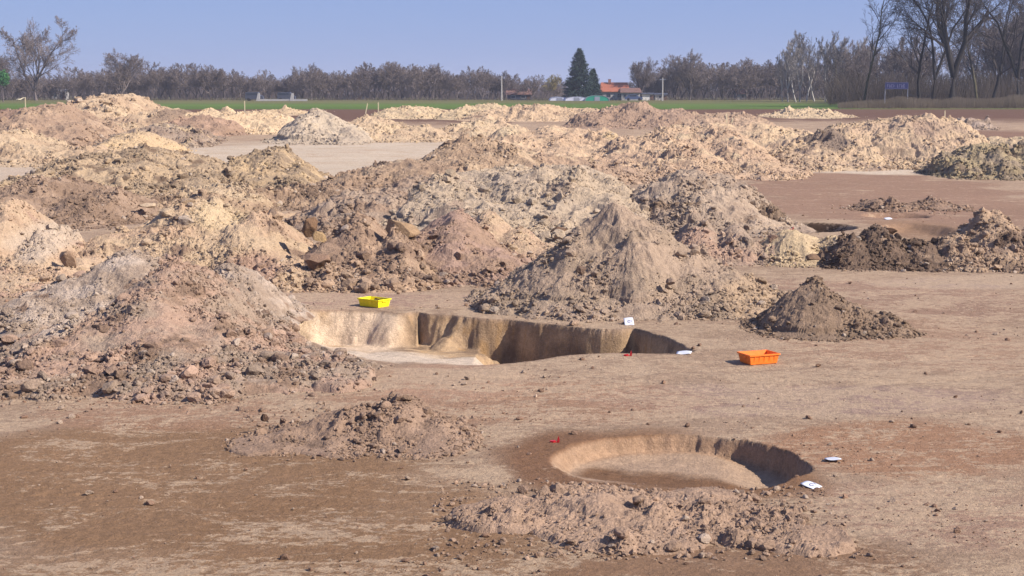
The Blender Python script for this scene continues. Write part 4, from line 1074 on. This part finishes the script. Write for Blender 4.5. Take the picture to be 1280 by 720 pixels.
# low white wall with tapering end pillars
D = 355; z0 = float(gbase(D))
xa, xb, xc = at(322, 125, D)[0], at(384, 125, D)[0], at(364, 125, D)[0]
root = empty('low_wall', (xa, D, z0), 'long low white wall with two tapering pillars before the treeline', 'wall')
MB().box(0, xb - xa, 0, .3, 0, .42).build('wall', M_WALL, root)
for xx in (0, xc - xa):
    MB().poly([(xx-.35,-.1,0),(xx+.5,-.1,0),(xx+.5,.4,0),(xx-.35,.4,0),(xx+.1,-.05,1.75),(xx+.5,-.05,1.75),(xx+.5,.35,1.75),(xx+.1,.35,1.75)],[(0,3,2,1),(4,5,6,7),(0,1,5,4),(1,2,6,5),(2,3,7,6),(3,0,4,7)]).build('pillar', M_WALL, root)
for i, (p, lab) in enumerate(((318, 'bluish-grey van half hidden behind the left pillar of the low white wall'), (358, 'bluish-grey van half hidden behind the second pillar of the low white wall'))):
    Dv = 362; x = at(p, 125, Dv)[0]; root = empty('parked_van', (x, Dv, float(gbase(Dv)) + .0), lab, 'van', 'vans parked behind the low white wall')
    prof = [(-1.9,.35),(-1.9,1.75),(-1.6,1.95),(.9,1.95),(1.35,1.25),(2.0,1.05),(2.1,.35)]
    n = len(prof)
    MB().poly([(a, -.85, c) for a, c in prof] + [(a, .85, c) for a, c in prof], [tuple(range(n))[::-1], tuple(range(n, 2*n))] + [(i_, (i_+1) % n, (i_+1) % n + n, i_ + n) for i_ in range(n)]).build('body', M_GREYR, root)
    MB().box(-1.6, .7, -.87, -.853, 1.3, 1.75).build('window', M_GLASS, root)
    for sx in (-1.2, 1.3):
        for sy in (-.8, .8):
            w_ = MB(); nn = 12; w_.poly([(sx+.33*math.cos(t*6.283/nn), sy-.1, .33+.33*math.sin(t*6.283/nn)) for t in range(nn)] + [(sx+.33*math.cos(t*6.283/nn), sy+.1, .33+.33*math.sin(t*6.283/nn)) for t in range(nn)], [tuple(range(nn)), tuple(range(nn, 2*nn))[::-1]] + [(i_, i_+nn, (i_+1) % nn + nn, (i_+1) % nn) for i_ in range(nn)]).build('wheel', M_BARKD, root)

# dark parked car by the outbuilding
Dv = 366; x = at(792, 125, Dv)[0]; root = empty('parked_car', (x, Dv, float(gbase(Dv))), 'dark blue car parked in front of the white outbuilding', 'car')
prof = [(-2,.3),(-2,.85),(-1.5,.95),(-1.0,1.4),(.5,1.42),(1.1,.95),(1.95,.8),(2.05,.3)]; n = len(prof)
MB().poly([(a, -.8, c) for a, c in prof] + [(a, .8, c) for a, c in prof], [tuple(range(n))[::-1], tuple(range(n, 2*n))] + [(i_, (i_+1) % n, (i_+1) % n + n, i_ + n) for i_ in range(n)]).build('body', plain('blue_paint', (.06,.08,.16), .35, .05, 2, .5), root)
MB().box(-.95, .6, -.82, -.803, .98, 1.33).build('window', M_GLASS, root)
for sx in (-1.25, 1.25):
    w_ = MB(); nn = 12; w_.poly([(sx+.31*math.cos(t*6.283/nn), -.84, .31+.31*math.sin(t*6.283/nn)) for t in range(nn)] + [(sx+.31*math.cos(t*6.283/nn), -.62, .31+.31*math.sin(t*6.283/nn)) for t in range(nn)], [tuple(range(nn)), tuple(range(nn, 2*nn))[::-1]] + [(i_, i_+nn, (i_+1) % nn + nn, (i_+1) % nn) for i_ in range(nn)]).build('wheel', M_BARKD, root)

# blue roadside sign in the wood
D = 231; x, _, zt = at(1121, 103, D); z0 = float(gbase(D)); zb = at(1121, 111.5, D)[2]; w = 29 / 2 * D / F
root = empty('road_sign', (x, D, z0), 'blue road sign with pale lettering on two posts in front of the wood', 'road sign')
MB().box(-w, w, -.03, .03, zb - z0, zt - z0).build('panel', plain('sign_blue', (.02, .024, .10), .5, .1, 2), root, bevel=.02)
bd = MB(); a, b = zb - z0, zt - z0
for (p, q, r, s) in ((-w+.04, w-.04, a+.04, a+.08), (-w+.04, w-.04, b-.08, b-.04), (-w+.04, -w+.08, a+.085, b-.085), (w-.08, w-.04, a+.085, b-.085)):
    bd.box(p, q, -.042, -.033, r, s)
M_LET = plain('sign_letters', (.14, .135, .24), .5, .05); bd.build('border', M_LET, root)
lt = MB(); hgt = (b - a)
def stroke(x_, z_, ww, hh): lt.box(x_, x_ + ww, -.042, -.033, a + z_ * hgt, a + (z_ + hh) * hgt)
for i in range(4):      # two groups of four blurred capitals, as far as the photo shows them
    for g in (0, 1):
        x_ = -w + .30 + i * .30 + g * 1.42
        stroke(x_, .24, .06, .5)
        if (i + g) % 2 == 0: stroke(x_ + .062, .62, .12, .12)
        if (i + g) % 3 != 2: stroke(x_ + .062, .43, .10, .10)
        if (i * 2 + g) % 3 != 0: stroke(x_ + .062, .24, .12, .12)
        if i == 1 + g: stroke(x_ + .165 + .02, .37, .05, .24)
lt.build('lettering', M_LET, root)
for s in (-1, 1): MB().cyl(s * w * .97, .09, 0, zt - z0 - .1, .05, .05, 8).build('post', M_FRAME, root)

# ------------------------------------------------------------------ air
m = bpy.data.materials.new('air'); m.use_nodes = True; nt = m.node_tree; nt.nodes.clear()
pv = nt.nodes.new('ShaderNodeVolumePrincipled'); om = nt.nodes.new('ShaderNodeOutputMaterial'); nt.links.new(pv.outputs[0], om.inputs['Volume'])
pv.inputs['Color'].default_value = (.80, .84, 1.0, 1); pv.inputs['Density'].default_value = HAZE; pv.inputs['Anisotropy'].default_value = .2
if HAZE:
    tag(MB().box(-3600, 3600, -60, 3600, -3, 40).build('haze', m), kind='stuff')

# ------------------------------------------------------------------ camera, light, air
cam = bpy.data.cameras.new('camera'); co = bpy.data.objects.new('camera', cam); COL.objects.link(co)
co.location = (0, 0, CAMH); co.rotation_euler = (math.pi / 2 - PITCH, 0, 0)
cam.sensor_width = 36; cam.lens = 36 * F / 1280; cam.clip_end = 6000; cam.clip_start = .1
SC.camera = co
EL = math.radians(37); sx, sy = .915, -.405
sv = Vector((sx * math.cos(EL), sy * math.cos(EL), math.sin(EL)))
sun = bpy.data.lights.new('sun', 'SUN'); so = bpy.data.objects.new('sun', sun); COL.objects.link(so)
sun.energy = 5.0; sun.angle = math.radians(.53); sun.color = (1.0, .925, .82)
so.rotation_euler = sv.to_track_quat('Z', 'Y').to_euler(); so.location = (30, -20, 40)
W = bpy.data.worlds.new('World'); SC.world = W; W.use_nodes = True; nt = W.node_tree
sky = nt.nodes.new('ShaderNodeTexSky'); sky.sky_type = 'NISHITA'; sky.sun_disc = False
sky.sun_elevation = EL; sky.sun_rotation = math.atan2(sx, sy); sky.air_density = 1.0; sky.dust_density = 0; sky.ozone_density = 4; sky.altitude = 100
bg = nt.nodes['Background']; bg.inputs['Strength'].default_value = .06
mx = nt.nodes.new('ShaderNodeMix'); mx.data_type = 'RGBA'; mx.inputs[0].default_value = .78; mx.inputs[7].default_value = (2.45, 3.5, 7.4, 1)
nt.links.new(sky.outputs[0], mx.inputs[6]); nt.links.new(mx.outputs[2], bg.inputs['Color'])
VS = SC.view_settings; VS.view_transform = 'Standard'; VS.look = 'None'; VS.exposure = .74; VS.gamma = 1
SC.cycles.max_bounces = 4; SC.cycles.diffuse_bounces = 3; SC.cycles.use_denoising = True
